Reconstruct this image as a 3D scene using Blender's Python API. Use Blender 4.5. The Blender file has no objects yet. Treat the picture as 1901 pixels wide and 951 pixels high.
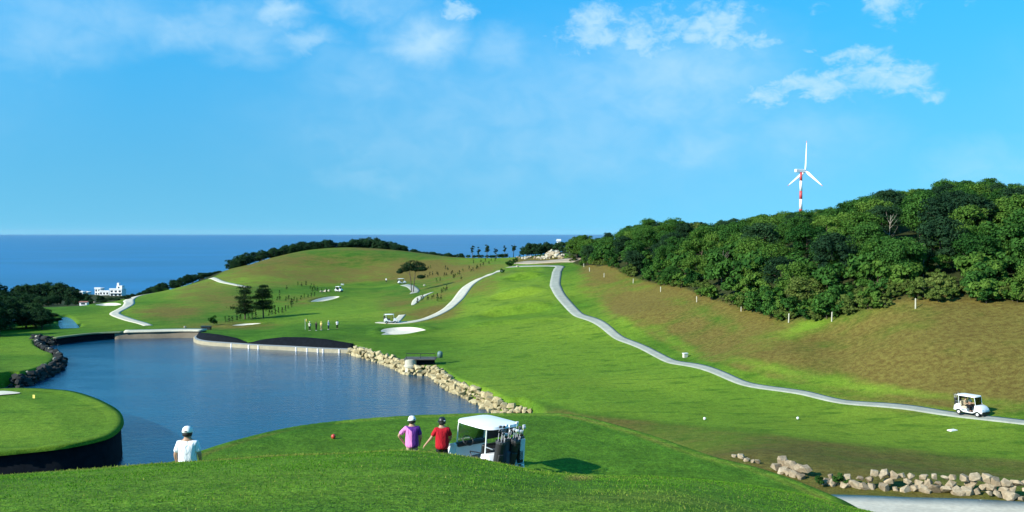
import bpy, bmesh, math, random
import numpy as np
from mathutils import Vector, Matrix
random.seed(7); rng = np.random.default_rng(7)
scene = bpy.context.scene
COL = scene.collection
R = math.radians

# ------------------------------------------------------------------ camera
CAM_Z = 80.0                       # metres above the sea
FPX, CX, CY = 1700.0, 950.5, 475.5 # focal length and centre in photograph pixels
PITCH = math.atan(42.5 / FPX)
cam_data = bpy.data.cameras.new('camera')
cam_data.sensor_fit = 'HORIZONTAL'; cam_data.sensor_width = 36.0
cam_data.lens = 36.0 * FPX / 1901.0
cam_data.clip_start = 0.1; cam_data.clip_end = 200000.0
cam = bpy.data.objects.new('camera', cam_data); COL.objects.link(cam)
cam.location = (0, 0, CAM_Z); cam.rotation_euler = (math.pi / 2 - PITCH, 0, 0)
scene.camera = cam

# ------------------------------------------------------------------ sky, sun, exposure
SUN_EL, SUN_AZ = R(29), R(31)      # light travels towards +x, swung SUN_AZ towards +y
SKY_STRENGTH, SUN_STRENGTH, EXPOSURE = 0.13, 4.6, 0.75
world = bpy.data.worlds.new('World'); scene.world = world; world.use_nodes = True
scene.view_settings.view_transform = 'Standard'; scene.view_settings.look = 'None'
scene.view_settings.exposure = EXPOSURE; scene.view_settings.gamma = 1.0
scene.view_settings.use_curve_mapping = False
scene.render.engine = 'CYCLES'
scene.cycles.max_bounces = 5; scene.cycles.diffuse_bounces = 2; scene.cycles.glossy_bounces = 3
scene.cycles.transparent_max_bounces = 6; scene.cycles.transmission_bounces = 3

class NT:
    """small helper round a node tree"""
    def __init__(s, tree): s.t = tree; s.t.nodes.clear()
    def n(s, typ, **kw):
        nd = s.t.nodes.new(typ)
        for k, v in kw.items():
            if k.startswith('i_'):
                nd.inputs[k[2:].replace('_', ' ')].default_value = v
            else: setattr(nd, k, v)
        return nd
    def l(s, a, b): s.t.links.new(a, b)
    def setin(s, sock, v):
        if isinstance(v, bpy.types.NodeSocket): s.l(v, sock)
        else: sock.default_value = v
    def math(s, op, a, b=0.0, c=0.0, clamp=False):
        nd = s.n('ShaderNodeMath', operation=op, use_clamp=clamp)
        for i, v in enumerate((a, b, c)): s.setin(nd.inputs[i], v)
        return nd.outputs[0]
    def vmath(s, op, a, b=None, c=None, out=0):
        nd = s.n('ShaderNodeVectorMath', operation=op)
        for i, v in enumerate((a, b, c)):
            if v is not None: s.setin(nd.inputs[i], v)
        return nd.outputs[out]
    def mix(s, f, a, b, blend='MIX'):
        nd = s.n('ShaderNodeMix', data_type='RGBA', blend_type=blend)
        s.setin(nd.inputs[0], f); s.setin(nd.inputs[6], a); s.setin(nd.inputs[7], b)
        return nd.outputs[2]
    def smooth(s, v, a, b, lo=0.0, hi=1.0):
        nd = s.n('ShaderNodeMapRange', interpolation_type='SMOOTHSTEP')
        s.setin(nd.inputs[0], v)
        for i, q in enumerate((a, b, lo, hi)): s.setin(nd.inputs[i + 1], q)
        return nd.outputs[0]
    def noise(s, vec, scale, detail=3.0, rough=0.55, dist=0.0, out=0):
        nd = s.n('ShaderNodeTexNoise'); nd.inputs['Scale'].default_value = scale
        nd.inputs['Detail'].default_value = detail; nd.inputs['Roughness'].default_value = rough
        nd.inputs['Distortion'].default_value = dist
        if vec is not None: s.l(vec, nd.inputs['Vector'])
        return nd.outputs[out]

def build_world():
    w = NT(world.node_tree)
    out = w.n('ShaderNodeOutputWorld'); bg = w.n('ShaderNodeBackground')
    sky = w.n('ShaderNodeTexSky', sky_type='NISHITA', sun_disc=False)
    sky.sun_elevation = SUN_EL
    sky.sun_rotation = math.atan2(-math.cos(SUN_AZ), -math.sin(SUN_AZ))
    sky.altitude = 80; sky.air_density = 1.0; sky.dust_density = 0.25; sky.ozone_density = 3.0
    tc = w.n('ShaderNodeTexCoord')
    d = w.vmath('NORMALIZE', tc.outputs['Generated'])
    w.l(w.vmath('NORMALIZE', w.vmath('ADD', d, (0, 0, .26))), sky.inputs[0])
    gam = w.n('ShaderNodeGamma'); w.l(sky.outputs[0], gam.inputs[0]); gam.inputs[1].default_value = 1.0
    sep = w.n('ShaderNodeSeparateXYZ'); w.l(d, sep.inputs[0])
    az = w.math('ARCTAN2', sep.outputs[0], sep.outputs[1])
    el = w.math('ARCSINE', sep.outputs[2])
    tint = w.mix(w.smooth(el, -.02, .30), (*SKY_LOW, 1), (*SKY_HIGH, 1))
    base = w.mix(1.0, gam.outputs[0], tint, 'MULTIPLY')
    comb = w.n('ShaderNodeCombineXYZ'); w.l(az, comb.inputs[0]); w.l(el, comb.inputs[1])
    ds = w.vmath('MULTIPLY', d, (1.0, 1.0, 1.5))
    n_big = w.noise(ds, 9.0, 2.0, 0.5, 0.3, out=1)
    n_mid = w.noise(ds, 34.0, 5.0, 0.62, 0.5, out=1)
    off = w.vmath('ADD', w.vmath('MULTIPLY', w.vmath('SUBTRACT', n_big, (.5, .5, .5)), (.08, .055, 0)),
                  w.vmath('MULTIPLY', w.vmath('SUBTRACT', n_mid, (.5, .5, .5)), (.06, .042, 0)))
    v = w.vmath('ADD', comb.outputs[0], off)
    vs = w.vmath('ADD', comb.outputs[0], w.vmath('MULTIPLY', off, (.8, .8, 0)))
    def blobs(vec, lst):
        acc = None
        for (px, py, rx, ry, s) in lst:
            a = math.atan((px - CX) / FPX); e = math.atan((433 - py) / FPX)
            ix, iy = FPX / rx, FPX / ry
            q = w.vmath('LENGTH', w.vmath('MULTIPLY_ADD', vec, (ix, iy, 0), (-a * ix, -e * iy, 0)), out=1)
            m = w.smooth(q, 1.75, 0.0, 0.0, s)
            acc = m if acc is None else w.math('MAXIMUM', acc, m)
        return acc
    crisp = [(1110, 62, 70, 48, 1), (1190, 80, 70, 42, .95), (1320, 62, 62, 44, 1), (1265, 50, 60, 24, .8), (1385, 92, 62, 24, .85), (1215, 30, 60, 18, .6),
             (1425, 188, 48, 26, .95), (1520, 176, 95, 22, .95), (1585, 135, 50, 17, .85), (1640, 165, 66, 22, .95), (1708, 183, 28, 15, .75),
             (1640, 50, 40, 34, .85), (1748, 34, 60, 12, .7), (1500, 30, 34, 9, .4), (845, 28, 34, 26, .95), (1512, 115, 16, 10, .5),
             (2300, 120, 120, 40, .9), (2700, -60, 160, 60, .9), (-500, 60, 130, 46, .8), (-1100, 160, 150, 40, .9), (1300, -260, 180, 60, .9),
             (300, -300, 160, 60, .8), (-300, -500, 200, 70, .8), (2200, -480, 220, 80, .9), (800, -820, 260, 110, .8)]
    soft = [(90, 112, 120, 44, .42), (350, 78, 84, 34, .55), (430, 52, 60, 30, .5), (515, 50, 48, 24, .95), (565, 96, 62, 18, .7), (470, 85, 90, 40, .45),
            (700, 20, 80, 32, .55), (785, 88, 86, 48, .85), (925, 108, 66, 48, .45), (660, 262, 120, 34, .28), (690, 332, 100, 24, .34),
            (1285, 275, 110, 42, .42), (720, 160, 160, 60, .34), (1120, 300, 170, 50, .30), (1250, 150, 200, 90, .60), (1000, 230, 420, 130, .36), (1480, 265, 130, 60, .34), (1820, 320, 90, 40, .3),
            (180, 60, 190, 50, .4), (2500, 200, 300, 120, .35), (-700, 180, 400, 120, .35), (900, -400, 500, 160, .4)]
    mc = blobs(v, crisp); ms = blobs(vs, soft)
    fine = w.noise(w.vmath('MULTIPLY', d, (1, 1, 1.6)), 60.0, 6.0, 0.62, 0.6)
    fsoft = w.noise(ds, 20.0, 4.0, 0.55, 0.4)
    c1 = w.smooth(w.math('ADD', w.math('MULTIPLY', mc, 1.15), w.math('MULTIPLY', w.math('SUBTRACT', fine, .5), 1.5)), .22, 1.35)
    c1 = w.math('MULTIPLY', c1, w.smooth(mc, .02, .30))
    c2 = w.math('MULTIPLY', ms, w.smooth(fsoft, .25, .75, .45, 1.1))
    cov = w.math('MAXIMUM', w.math('MULTIPLY', c1, .68), w.math('MULTIPLY', c2, .80), clamp=True)
    cloud = w.mix(cov, base, (CLOUD_COL[0], CLOUD_COL[1], CLOUD_COL[2], 1))
    w.l(cloud, bg.inputs[0]); bg.inputs[1].default_value = SKY_STRENGTH
    w.l(bg.outputs[0], out.inputs[0])
SKY_LOW, SKY_HIGH = (.49, 1.0, .91), (.23, 1.30, 1.47)
CLOUD_COL = (2.9, 4.1, 4.8)
build_world()
world.cycles.sampling_method = 'MANUAL'; world.cycles.sample_map_resolution = 256
sun_data = bpy.data.lights.new('sun', 'SUN'); sun_data.energy = SUN_STRENGTH
sun_data.angle = R(0.53); sun_data.color = (1.0, 0.95, 0.86)
sun = bpy.data.objects.new('sun', sun_data); COL.objects.link(sun)
sun.location = (-60, -40, 140)
sdir = Vector((math.cos(SUN_EL) * math.cos(SUN_AZ), math.cos(SUN_EL) * math.sin(SUN_AZ), -math.sin(SUN_EL)))
sun.rotation_euler = sdir.to_track_quat('-Z', 'Y').to_euler()

# ------------------------------------------------------------------ ray geometry: pixel of the photograph -> place in the world
cth, sth = math.cos(PITCH), math.sin(PITCH)
def ray(px, py):
    u, v = (px - CX) / FPX, (CY - py) / FPX
    return np.array([u, v * sth + cth, v * cth - sth])
def P(px, py, d):            # the point d metres ahead on the sight line
    r = ray(px, py); return np.array([r[0] / r[1] * d, d, CAM_Z + r[2] / r[1] * d])
def PZ(px, py, z):           # the point at height z (relative to the camera) on the sight line
    r = ray(px, py); k = z / r[2]; return np.array([r[0] * k, r[1] * k, CAM_Z + z])
def project(x, y, z):
    zz = z - CAM_Z
    f = y * cth - zz * sth; up = y * sth + zz * cth
    return CX + FPX * x / f, CY - FPX * up / f

# ------------------------------------------------------------------ terrain height function
LAKE_Z = -20.5
ctrl = []
def cp(px, py, d): p = P(px, py, d); ctrl.append((p[0], p[1], p[2] - CAM_Z))
def cz(px, py, z): p = PZ(px, py, z); ctrl.append((p[0], p[1], z))
def cw(px, d, z): ctrl.append(((px - CX) / FPX * d, d, z))
# fairway from the near bank to the far tees
for a in [(1000, 730, -18.4), (1070, 757, -18.2), (1400, 792, -17.1), (1660, 815, -16.5), (1901, 842, -15.9), (1200, 735, -18.2), (950, 692, -18.9),
          (850, 652, -19.2), (780, 640, -19.3), (1000, 650, -18.5), (1000, 600, -17.2), (1100, 655, -18.1), (1000, 568, -15.5), (990, 538, -13.2),
          (985, 508, -11.0), (990, 497, -10.4), (900, 600, -17.6), (880, 560, -15.9), (915, 530, -13.4), (935, 508, -11.4), (1250, 715, -17.9), (900, 665, -18.9), (830, 620, -18.6),
          # path on the right
          (1901, 785, -16.2), (1700, 757, -16.7), (1500, 727, -17.2), (1400, 707, -17.5), (1260, 670, -17.8), (1150, 626, -17.3), (1080, 585, -16.2),
          (1030, 545, -13.7), (1020, 530, -12.7), (1040, 505, -11.2), (1045, 497, -10.5),
          # path on the left of the tees
          (925, 505, -11.5), (900, 520, -13.0), (850, 557, -16.3), (780, 597, -18.6), (740, 602, -18.9),
          # far green and its plain
          (580, 608, -18.6), (690, 603, -18.9), (600, 570, -19.0), (630, 542, -19.2), (680, 530, -18.6), (745, 528, -17.8), (550, 556, -19.0), (660, 625, -19.2), (470, 622, -19.4), (400, 612, -19.8), (760, 560, -18.2),
          (520, 625, -18.65), (370, 617, -18.9), (455, 635, -19.6), (600, 630, -18.95), (560, 626, -18.75), (410, 622, -19.0), (645, 637, -19.15),
          # left flank and left fairway
          (270, 605, -20.2), (215, 580, -20.4), (150, 600, -20.6), (150, 572, -20.5), (330, 600, -20.1), (60, 615, -20.5), (230, 572, -20.3), (100, 580, -20.5)]: cz(*a)
for a in [(240, 560, 272), (280, 546, 300), (390, 517, 345), (350, 562, 255), (450, 540, 285), (480, 575, 235), (540, 520, 330), (560, 510, 350), (650, 500, 370), (720, 505, 355), (800, 512, 335), (850, 500, 338), (880, 492, 335), (800, 545, 265), (820, 530, 285), (870, 512, 300),
          (620, 461, 430), (560, 466, 420), (500, 479, 400), (430, 497, 372), (700, 464, 440), (800, 473, 430), (900, 479, 400), (960, 481, 370), (1010, 483, 345), (1050, 480, 340), (950, 490, 320),
          # right slope
          (1060, 488, 290), (1110, 498, 245), (1160, 509, 215), (1230, 529, 188), (1300, 549, 165), (1380, 573, 146), (1450, 593, 132), (1550, 590, 125), (1620, 563, 121), (1700, 551, 119), (1800, 553, 116), (1901, 561, 111),
          (1100, 540, 205), (1200, 575, 163), (1300, 620, 140), (1400, 640, 122), (1480, 655, 113), (1560, 660, 111), (1650, 640, 106), (1750, 640, 101), (1880, 650, 96), (1560, 625, 119), (1450, 690, 109), (1600, 725, 98), (1800, 740, 88), (1700, 600, 110), (1820, 600, 106)]: cp(*a)
# ground below the wood
for a in [(1060, 320, -6.5), (1120, 300, -4.5), (1160, 250, -5), (1220, 240, -2.6), (1220, 300, -2.5), (1330, 195, -6), (1330, 235, -3.2), (1420, 170, -5), (1420, 220, -1.8), (1520, 150, -6.2), (1520, 215, -1), (1600, 145, -4.5), (1600, 210, 2.2), (1700, 142, -3.5), (1700, 198, 4.0), (1790, 140, -3), (1790, 200, 6.2), (1901, 135, -3.2), (1901, 198, 5.4), (2150, 110, -6), (2150, 190, 4),
          (1100, 420, -6), (1300, 420, -3), (1600, 420, 1.5), (1900, 420, 6), (1300, 1000, -6), (1500, 1100, 6), (1900, 1100, 10), (2400, 400, 8), (2600, 1200, 10), (2500, 90, -14),
          # beyond the knoll the land falls to the sea
          (950, 430, -16), (950, 560, -34), (800, 520, -24), (620, 520, -22), (480, 480, -22), (420, 440, -22), (380, 400, -22), (320, 360, -23), (250, 350, -25), (150, 300, -24), (60, 300, -24), (-200, 300, -22),
          (700, 700, -52), (450, 700, -50), (300, 600, -44), (200, 520, -40), (100, 450, -36), (0, 420, -31), (-200, 420, -26), (900, 900, -76), (600, 1000, -84), (300, 950, -66), (200, 900, -60), (100, 850, -62), (0, 800, -60), (-300, 800, -50),
          (-300, 1200, -84), (100, 1150, -84), (400, 1200, -90), (800, 1300, -90), (1050, 900, -40), (1050, 600, -14), (-900, 500, -24), (-900, 1200, -60), (1200, 1500, -30), (0, 1500, -95), (600, 1500, -95),
          # near left: peninsula and lake sides
          (0, 175, -20), (20, 150, -19.3), (60, 165, -19.4), (30, 135, -19.2), (-100, 130, -18.6), (-150, 105, -17.6), (-300, 180, -21), (-600, 150, -18), (-800, 90, -17), (-300, 80, -18), (-700, 50, -18),
          (0, 210, -21), (60, 225, -21), (-200, 230, -21),
          # ground round the near shore, below the tee mound
          (300, 55, -21), (600, 55, -21), (900, 60, -20.5), (950, 90, -19.2), (1000, 98, -18.9), (0, 50, -20), (700, 40, -20), (1100, 60, -17.8), (1200, 66, -17.4), (1250, 50, -15.2), (1000, 35, -18),
          # lower service path and bank on the right
          (1370, 58, -14.0), (1450, 53, -13.75), (1560, 49.5, -13.75), (1700, 47.5, -13.75), (1850, 46, -13.75), (1960, 45, -13.75), (1540, 43, -13.75), (1700, 40, -13.75), (1900, 38, -13.8), (2100, 44, -13.6), (2200, 60, -14.8), (1500, 36, -13.8), (1800, 30, -13.5), (2300, 30, -12.5),
          (1450, 62, -14.7), (1560, 60, -14.7), (1700, 58, -14.9), (1850, 55, -14.9), (1560, 53, -13.6), (1700, 51, -13.55), (1850, 49.5, -13.5), (1450, 56, -13.9), (1300, 72, -16.6), (1100, 25, -14), (700, 20, -15), (300, 20, -15)]: cw(*a)
ctrl = np.array(ctrl)
def logpolar(x, y):
    return x / y, np.log(y)
class TPS:
    def __init__(s, pts, lam=8e-4):
        s.u, s.v = logpolar(pts[:, 0], pts[:, 1]); n = len(pts)
        r2 = (s.u[:, None] - s.u) ** 2 + (s.v[:, None] - s.v) ** 2
        K = r2 * np.log(r2 + 1e-12) * .5 + lam * np.eye(n)
        Pm = np.c_[np.ones(n), s.u, s.v]
        A = np.zeros((n + 3, n + 3)); A[:n, :n] = K; A[:n, n:] = Pm; A[n:, :n] = Pm.T
        b = np.zeros(n + 3); b[:n] = pts[:, 2]
        s.c = np.linalg.solve(A, b)
    def __call__(s, x, y):
        u, v = logpolar(x, y); n = len(s.u)
        z = s.c[n] + s.c[n + 1] * u + s.c[n + 2] * v
        for i in range(n):
            r2 = (u - s.u[i]) ** 2 + (v - s.v[i]) ** 2 + 1e-12
            z = z + s.c[i] * .5 * r2 * np.log(r2)
        return z
valley = TPS(ctrl)

def sdist(x, y, poly):
    """signed distance to a closed polygon, negative inside"""
    poly = np.asarray(poly); d2 = np.full(x.shape, 1e18); ins = np.zeros(x.shape, bool)
    for i in range(len(poly)):
        ax, ay = poly[i]; bx, by = poly[(i + 1) % len(poly)]
        ex, ey = bx - ax, by - ay
        t = np.clip(((x - ax) * ex + (y - ay) * ey) / (ex * ex + ey * ey + 1e-12), 0, 1)
        d2 = np.minimum(d2, (x - ax - t * ex) ** 2 + (y - ay - t * ey) ** 2)
        c = ((ay > y) != (by > y)) & (x < (bx - ax) * (y - ay) / (by - ay + 1e-15) + ax)
        ins ^= c
    d = np.sqrt(d2); return np.where(ins, -d, d)
def catmull(pts, n=6, closed=False):
    pts = [np.asarray(p, float) for p in pts]; out = []; N = len(pts)
    for i in range(N if closed else N - 1):
        if closed: p0, p1, p2, p3 = pts[i - 1], pts[i], pts[(i + 1) % N], pts[(i + 2) % N]
        else: p0, p1, p2, p3 = pts[max(i - 1, 0)], pts[i], pts[i + 1], pts[min(i + 2, N - 1)]
        for k in range(n):
            t = k / n
            out.append(.5 * (2 * p1 + (p2 - p0) * t + (2 * p0 - 5 * p1 + 4 * p2 - p3) * t * t + (3 * p1 - p0 - 3 * p2 + p3) * t ** 3))
    if not closed: out.append(pts[-1])
    return np.array(out)
def z_line(lst, z): return [PZ(a, b, z)[:2] for a, b in lst]

# lake outline: pieces of shore, each used again for its wall
shore_rock = z_line([(942, 772), (925, 768), (905, 757), (868, 737), (835, 722), (812, 702), (796, 697), (760, 695), (735, 683), (700, 671), (668, 662), (652, 656)], LAKE_Z)
shore_wall = z_line([(652, 656), (600, 654.5), (540, 651), (480, 648), (430, 644.5), (385, 641), (366, 637), (362, 632), (372, 628)], LAKE_Z)
shore_dam = z_line([(372, 628), (330, 627.5), (280, 628.5), (230, 629.5), (180, 632), (140, 636), (104, 641)], LAKE_Z)
shore_rubble = z_line([(104, 641), (88, 642), (72, 640)], LAKE_Z)
shore_point = z_line([(72, 640), (74, 650), (92, 662), (108, 668), (112, 676), (104, 687), (84, 700), (52, 713), (34, 719), (26, 716)], LAKE_Z)
# round green on the left, its top edge
green_edge_px = [(-260, 735), (-120, 728), (0, 723), (45, 722), (90, 724), (130, 728), (165, 738), (192, 750), (212, 762), (222, 776), (220, 790), (203, 806), (175, 816), (120, 827), (60, 834), (0, 840), (-80, 846), (-200, 852), (-400, 858)]
GREEN_Z = -17.4
green_poly = catmull(z_line(green_edge_px, GREEN_Z), 5)
near_shore = [(-75, 66), (-50, 63), (-25, 64), (-8, 72), (0, 84), (2.5, 96), (0.6, 102.5)]
def z_smooth(a, n=4): return catmull(a, n)
lake_poly = np.vstack([z_smooth(shore_rock), z_smooth(shore_wall), z_smooth(shore_dam), z_smooth(shore_rubble, 2), z_smooth(shore_point),
                       np.array([(-68, 118), (-80, 100), (-82, 85)]), z_smooth([np.array(p) for p in near_shore])])
stream_poly = catmull(z_line([(106, 600), (112, 591), (122, 588), (134, 592), (143, 600), (150, 611), (128, 613), (112, 612)], -21.0), 4, True)

# tee mound in the middle distance and the foreground crest
TEE_Z = -7.5
tee_poly = catmull(z_line([(330, 856), (370, 840), (450, 815), (560, 790), (700, 775), (850, 768), (1000, 768), (1070, 772), (1200, 806), (1310, 845), (1400, 868), (1480, 895), (1545, 922)], TEE_Z), 4)
tee_poly = np.vstack([tee_poly, [(9.2, 23), (7, 20), (-6, 20), (-9.5, 25)]])
crest = np.array([(-900, 905, 14.5), (-300, 893, 15), (0, 885, 15), (150, 874, 15.5), (320, 863, 16), (480, 852, 16.5), (620, 844, 17), (740, 838, 17.5), (840, 845, 18), (920, 859, 18.2), (1000, 878, 18.5), (1100, 888, 18.8),
                  (1200, 892, 19), (1300, 897, 19.4), (1400, 907, 20), (1500, 921, 20.5), (1600, 951, 20.8), (1700, 985, 21), (1900, 1060, 21), (2600, 1250, 20)], float)
_pp = np.linspace(-900, 2600, 701)
_dc = np.interp(_pp, crest[:, 0], crest[:, 2]); _zc = -(np.interp(_pp, crest[:, 0], crest[:, 1]) - 433) / FPX * _dc
_k = np.exp(-np.linspace(-2, 2, 21) ** 2); _k /= _k.sum()
_dc = np.convolve(np.pad(_dc, 10, 'edge'), _k, 'valid'); _zc = np.convolve(np.pad(_zc, 10, 'edge'), _k, 'valid')
def foreground(x, y):
    px = x / y * FPX + CX
    dc, zc = np.interp(px, _pp, _dc), np.interp(px, _pp, _zc)
    q = dc - 4.0
    s0 = .16 + .075 * sstep(px, 1200, 1600)
    c = (-zc - 1.7 - s0 * q) / (q * q)
    t = y - 4.0
    z_in = -1.7 - s0 * t - c * t * t
    s = s0 + 2 * c * q
    e = np.maximum(y - dc, 0)
    e1 = np.clip((0.62 - s) / .24, 0.2, 3); ee = np.minimum(e, e1)
    z_out = zc - s * ee - .12 * ee * ee - (s + .24 * e1) * np.maximum(e - e1, 0)
    z = np.where(y < dc, z_in, z_out)
    return z
def smax(a, b, k):
    h = np.clip(.5 + .5 * (a - b) / k, 0, 1)
    return b + (a - b) * h + k * h * (1 - h)
def plateau(x, y, poly, z0, slope, r=.6):
    s = np.maximum(sdist(x, y, poly), 0)
    return z0 - slope * (np.sqrt(s * s + r * r) - r)
def sstep(v, a, b):
    t = np.clip((v - a) / (b - a), 0, 1); return t * t * (3 - 2 * t)
def vnoise(x, y, s, seed):
    """cheap smooth noise from a few sines"""
    r = np.random.default_rng(seed); z = np.zeros_like(x)
    for k in range(6):
        a = r.uniform(0, 2 * math.pi); f = s * r.uniform(.6, 1.6)
        z += np.sin((x * math.cos(a) + y * math.sin(a)) * f + r.uniform(0, 6.3))
    return z / 6
LIPS = [276.0, 246.0, 214.0, 194.0, 174.0]
TERR_POLY = [PZ(870, 600, -17.3)[:2], PZ(1060, 600, -17.3)[:2], PZ(1012, 545, -13.7)[:2], PZ(1008, 520, -12.5)[:2], PZ(1015, 497, -10.4)[:2], PZ(950, 497, -10.4)[:2], PZ(925, 530, -13)[:2], PZ(900, 560, -15.5)[:2]]
BUNK = []       # outlines of the sand bunkers, filled before the land is meshed
def H(x, y):
    """height of the land, absolute"""
    x = np.asarray(x, float); y = np.asarray(y, float)
    z = valley(x, y)
    # terraces of the far tees
    m = (y > 165) & (y < 290) & (np.abs(x) < 40)
    if m.any():
        xm, ym = x[m], y[m]; off = np.zeros(xm.shape)
        w = sstep(-sdist(xm, ym, TERR_POLY), -1, 4)
        for i in range(len(LIPS) - 1):
            hi, lo = LIPS[i], LIPS[i + 1]
            t = np.clip((ym - lo) / (hi - lo), 0, 1); inside = (ym >= lo) & (ym < hi)
            off += np.where(inside, (0.5 - t) * sstep(ym - lo, 0, 2.6) * 2.0, 0)
        z[m] += off * w
    # gentle waves of the turf
    far = sstep(y, 60, 120)
    z = z + far * (.09 * vnoise(x, y, .09, 1) + .05 * vnoise(x, y, .22, 2)) * (1 - sstep(y, 450, 600))
    for bp_ in BUNK:
        c0 = bp_.mean(0); m = (np.abs(x - c0[0]) < 25) & (np.abs(y - c0[1]) < 40)
        if m.any():
            s = sdist(x[m], y[m], bp_)
            z[m] += .30 * np.exp(-((s - 1.2) / 1.1) ** 2) * (s > 0) - .55 * sstep(-s, -.2, 1.3)
    # round green plateau on the left with its sheer side
    m = (y < 125) & (y > 50) & (x < -20)
    if m.any():
        s = sdist(x[m], y[m], green_full)
        lift = GREEN_Z + .06 * vnoise(x[m], y[m], .15, 5)
        z[m] = np.where(s < 0, lift, np.where(s < .45, lift + (np.minimum(z[m], LAKE_Z - 1.0) - lift) * s / .45, np.minimum(z[m], GREEN_Z - .3)))
    # lake and stream beds
    m = (y > 55) & (y < 190) & (x > -100) & (x < 12)
    if m.any():
        s = sdist(x[m], y[m], lake_poly)
        bed = LAKE_Z - .5 - 1.5 * sstep(-s, 0, 6)
        zz = z[m]; gs = sdist(x[m], y[m], green_full)
        z[m] = np.where((s < 1.1) & (gs > 0), bed + (zz - bed) * sstep(s, -.1, 1.1), zz)
    m = (y > 185) & (y < 260) & (x < -80)
    if m.any():
        s = sdist(x[m], y[m], stream_poly)
        z[m] = np.where(s < 3, np.minimum(z[m], -20.75 + .25 * np.maximum(s, 0) - .6 * sstep(-s, -.2, .8)), z[m])
    # mound of the near tee, then the crest in front of it
    m = (y < 110)
    if m.any():
        xm, ym = x[m], y[m]; zm = z[m]
        t = plateau(xm, ym, tee_poly, TEE_Z, .60, .25) + .03 * vnoise(xm, ym, .5, 8)
        mm = smax(t, zm, .5)
        f = foreground(xm, ym) + .035 * vnoise(xm, ym, .8, 3) + .02 * vnoise(xm, ym, 2.1, 4)
        z[m] = np.where(ym < 75, smax(f, mm, .35), mm)
    return z + CAM_Z
green_full = np.vstack([green_poly, [(-140, 60), (-140, 110)]])
def h1(x, y): return float(H(np.array([x]), np.array([y]))[0])

# coarse table of the land so that sight lines can be followed quickly
def hit(px, py, d0=6.0, d1=1200.0):
    """first place where the sight line through a pixel meets the land"""
    r = ray(px, py); n = 700
    d = np.exp(np.linspace(math.log(d0), math.log(d1), n))
    x = r[0] / r[1] * d; zr = CAM_Z + r[2] / r[1] * d
    g = zr - H(x, d)
    below = np.where(g < 0)[0]
    if len(below) == 0:
        i = int(np.argmin(np.where(d < 460, g / d, 1e9))); return np.array([x[i], d[i], h1(x[i], d[i])])
    i = below[0]
    if i == 0: i = 1
    lo, hi = d[i - 1], d[i]
    ds = np.linspace(lo, hi, 12); gs = CAM_Z + r[2] / r[1] * ds - H(r[0] / r[1] * ds, ds)
    j = np.where(gs < 0)[0]; j = max(j[0], 1) if len(j) else 11
    t = gs[j - 1] / (gs[j - 1] - gs[j] + 1e-12); dd = ds[j - 1] + t * (ds[j] - ds[j - 1])
    xx = r[0] / r[1] * dd
    return np.array([xx, dd, h1(xx, dd)])

# ------------------------------------------------------------------ object helpers
def tag(o, label=None, cat=None, group=None, kind=None):
    if label: o['label'] = label
    if cat: o['category'] = cat
    if group: o['group'] = group
    if kind: o['kind'] = kind
    return o
def empty(name, loc, rz=0.0, sc=1.0):
    o = bpy.data.objects.new(name, None); COL.objects.link(o)
    o.location = loc; o.rotation_euler = (0, 0, rz); o.scale = (sc, sc, sc); o.empty_display_size = .2
    return o
def link(name, me, mat=None, parent=None):
    o = bpy.data.objects.new(name, me); COL.objects.link(o)
    if mat is not None and len(me.materials) == 0: me.materials.append(mat)
    if parent is not None: o.parent = parent
    return o
def np_mesh(name, verts, faces, smooth=False):
    """mesh from arrays; all faces have the same number of corners"""
    verts = np.asarray(verts, np.float32); faces = np.asarray(faces, np.int32)
    me = bpy.data.meshes.new(name); n, k = faces.shape
    me.vertices.add(len(verts)); me.vertices.foreach_set('co', verts.ravel())
    me.loops.add(n * k); me.loops.foreach_set('vertex_index', faces.ravel())
    me.polygons.add(n); me.polygons.foreach_set('loop_start', np.arange(0, n * k, k, dtype=np.int32))
    if smooth: me.polygons.foreach_set('use_smooth', np.ones(n, bool))
    me.update(calc_edges=True); return me
def bm_mesh(name, bm, smooth=False, mat=None):
    me = bpy.data.meshes.new(name)
    bmesh.ops.recalc_face_normals(bm, faces=bm.faces[:])
    bm.to_mesh(me); bm.free()
    if smooth: me.polygons.foreach_set('use_smooth', np.ones(len(me.polygons), bool))
    if mat: me.materials.append(mat)
    return me
def copy_tree(o, parent=None):
    c = o.copy(); COL.objects.link(c)
    if parent is not None: c.parent = parent
    for ch in o.children: copy_tree(ch, c)
    return c

# ------------------------------------------------------------------ materials
def new_mat(name):
    m = bpy.data.materials.new(name); m.use_nodes = True
    t = NT(m.node_tree); o = t.n('ShaderNodeOutputMaterial'); p = t.n('ShaderNodeBsdfPrincipled')
    t.l(p.outputs[0], o.inputs[0]); return m, t, p, o
def plain(name, col, rough=.6, var=.12, scale=8.0, metal=0.0, bump=0.0, spec=.5):
    m, t, p, o = new_mat(name)
    tc = t.n('ShaderNodeTexCoord'); n = t.noise(tc.outputs['Object'], scale, 4.0, .6)
    k = t.smooth(n, .3, .7, 1 - var, 1 + var)
    c = t.vmath('SCALE', (col[0], col[1], col[2])); c.node.inputs['Scale'].default_value = 1
    t.l(k, c.node.inputs['Scale']); t.l(c, p.inputs['Base Color'])
    p.inputs['Roughness'].default_value = rough; p.inputs['Metallic'].default_value = metal
    p.inputs['Specular IOR Level'].default_value = spec
    if bump:
        b = t.n('ShaderNodeBump'); b.inputs['Strength'].default_value = bump; b.inputs['Distance'].default_value = .05
        t.l(n, b.inputs['Height']); t.l(b.outputs[0], p.inputs['Normal'])
    return m
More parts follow.
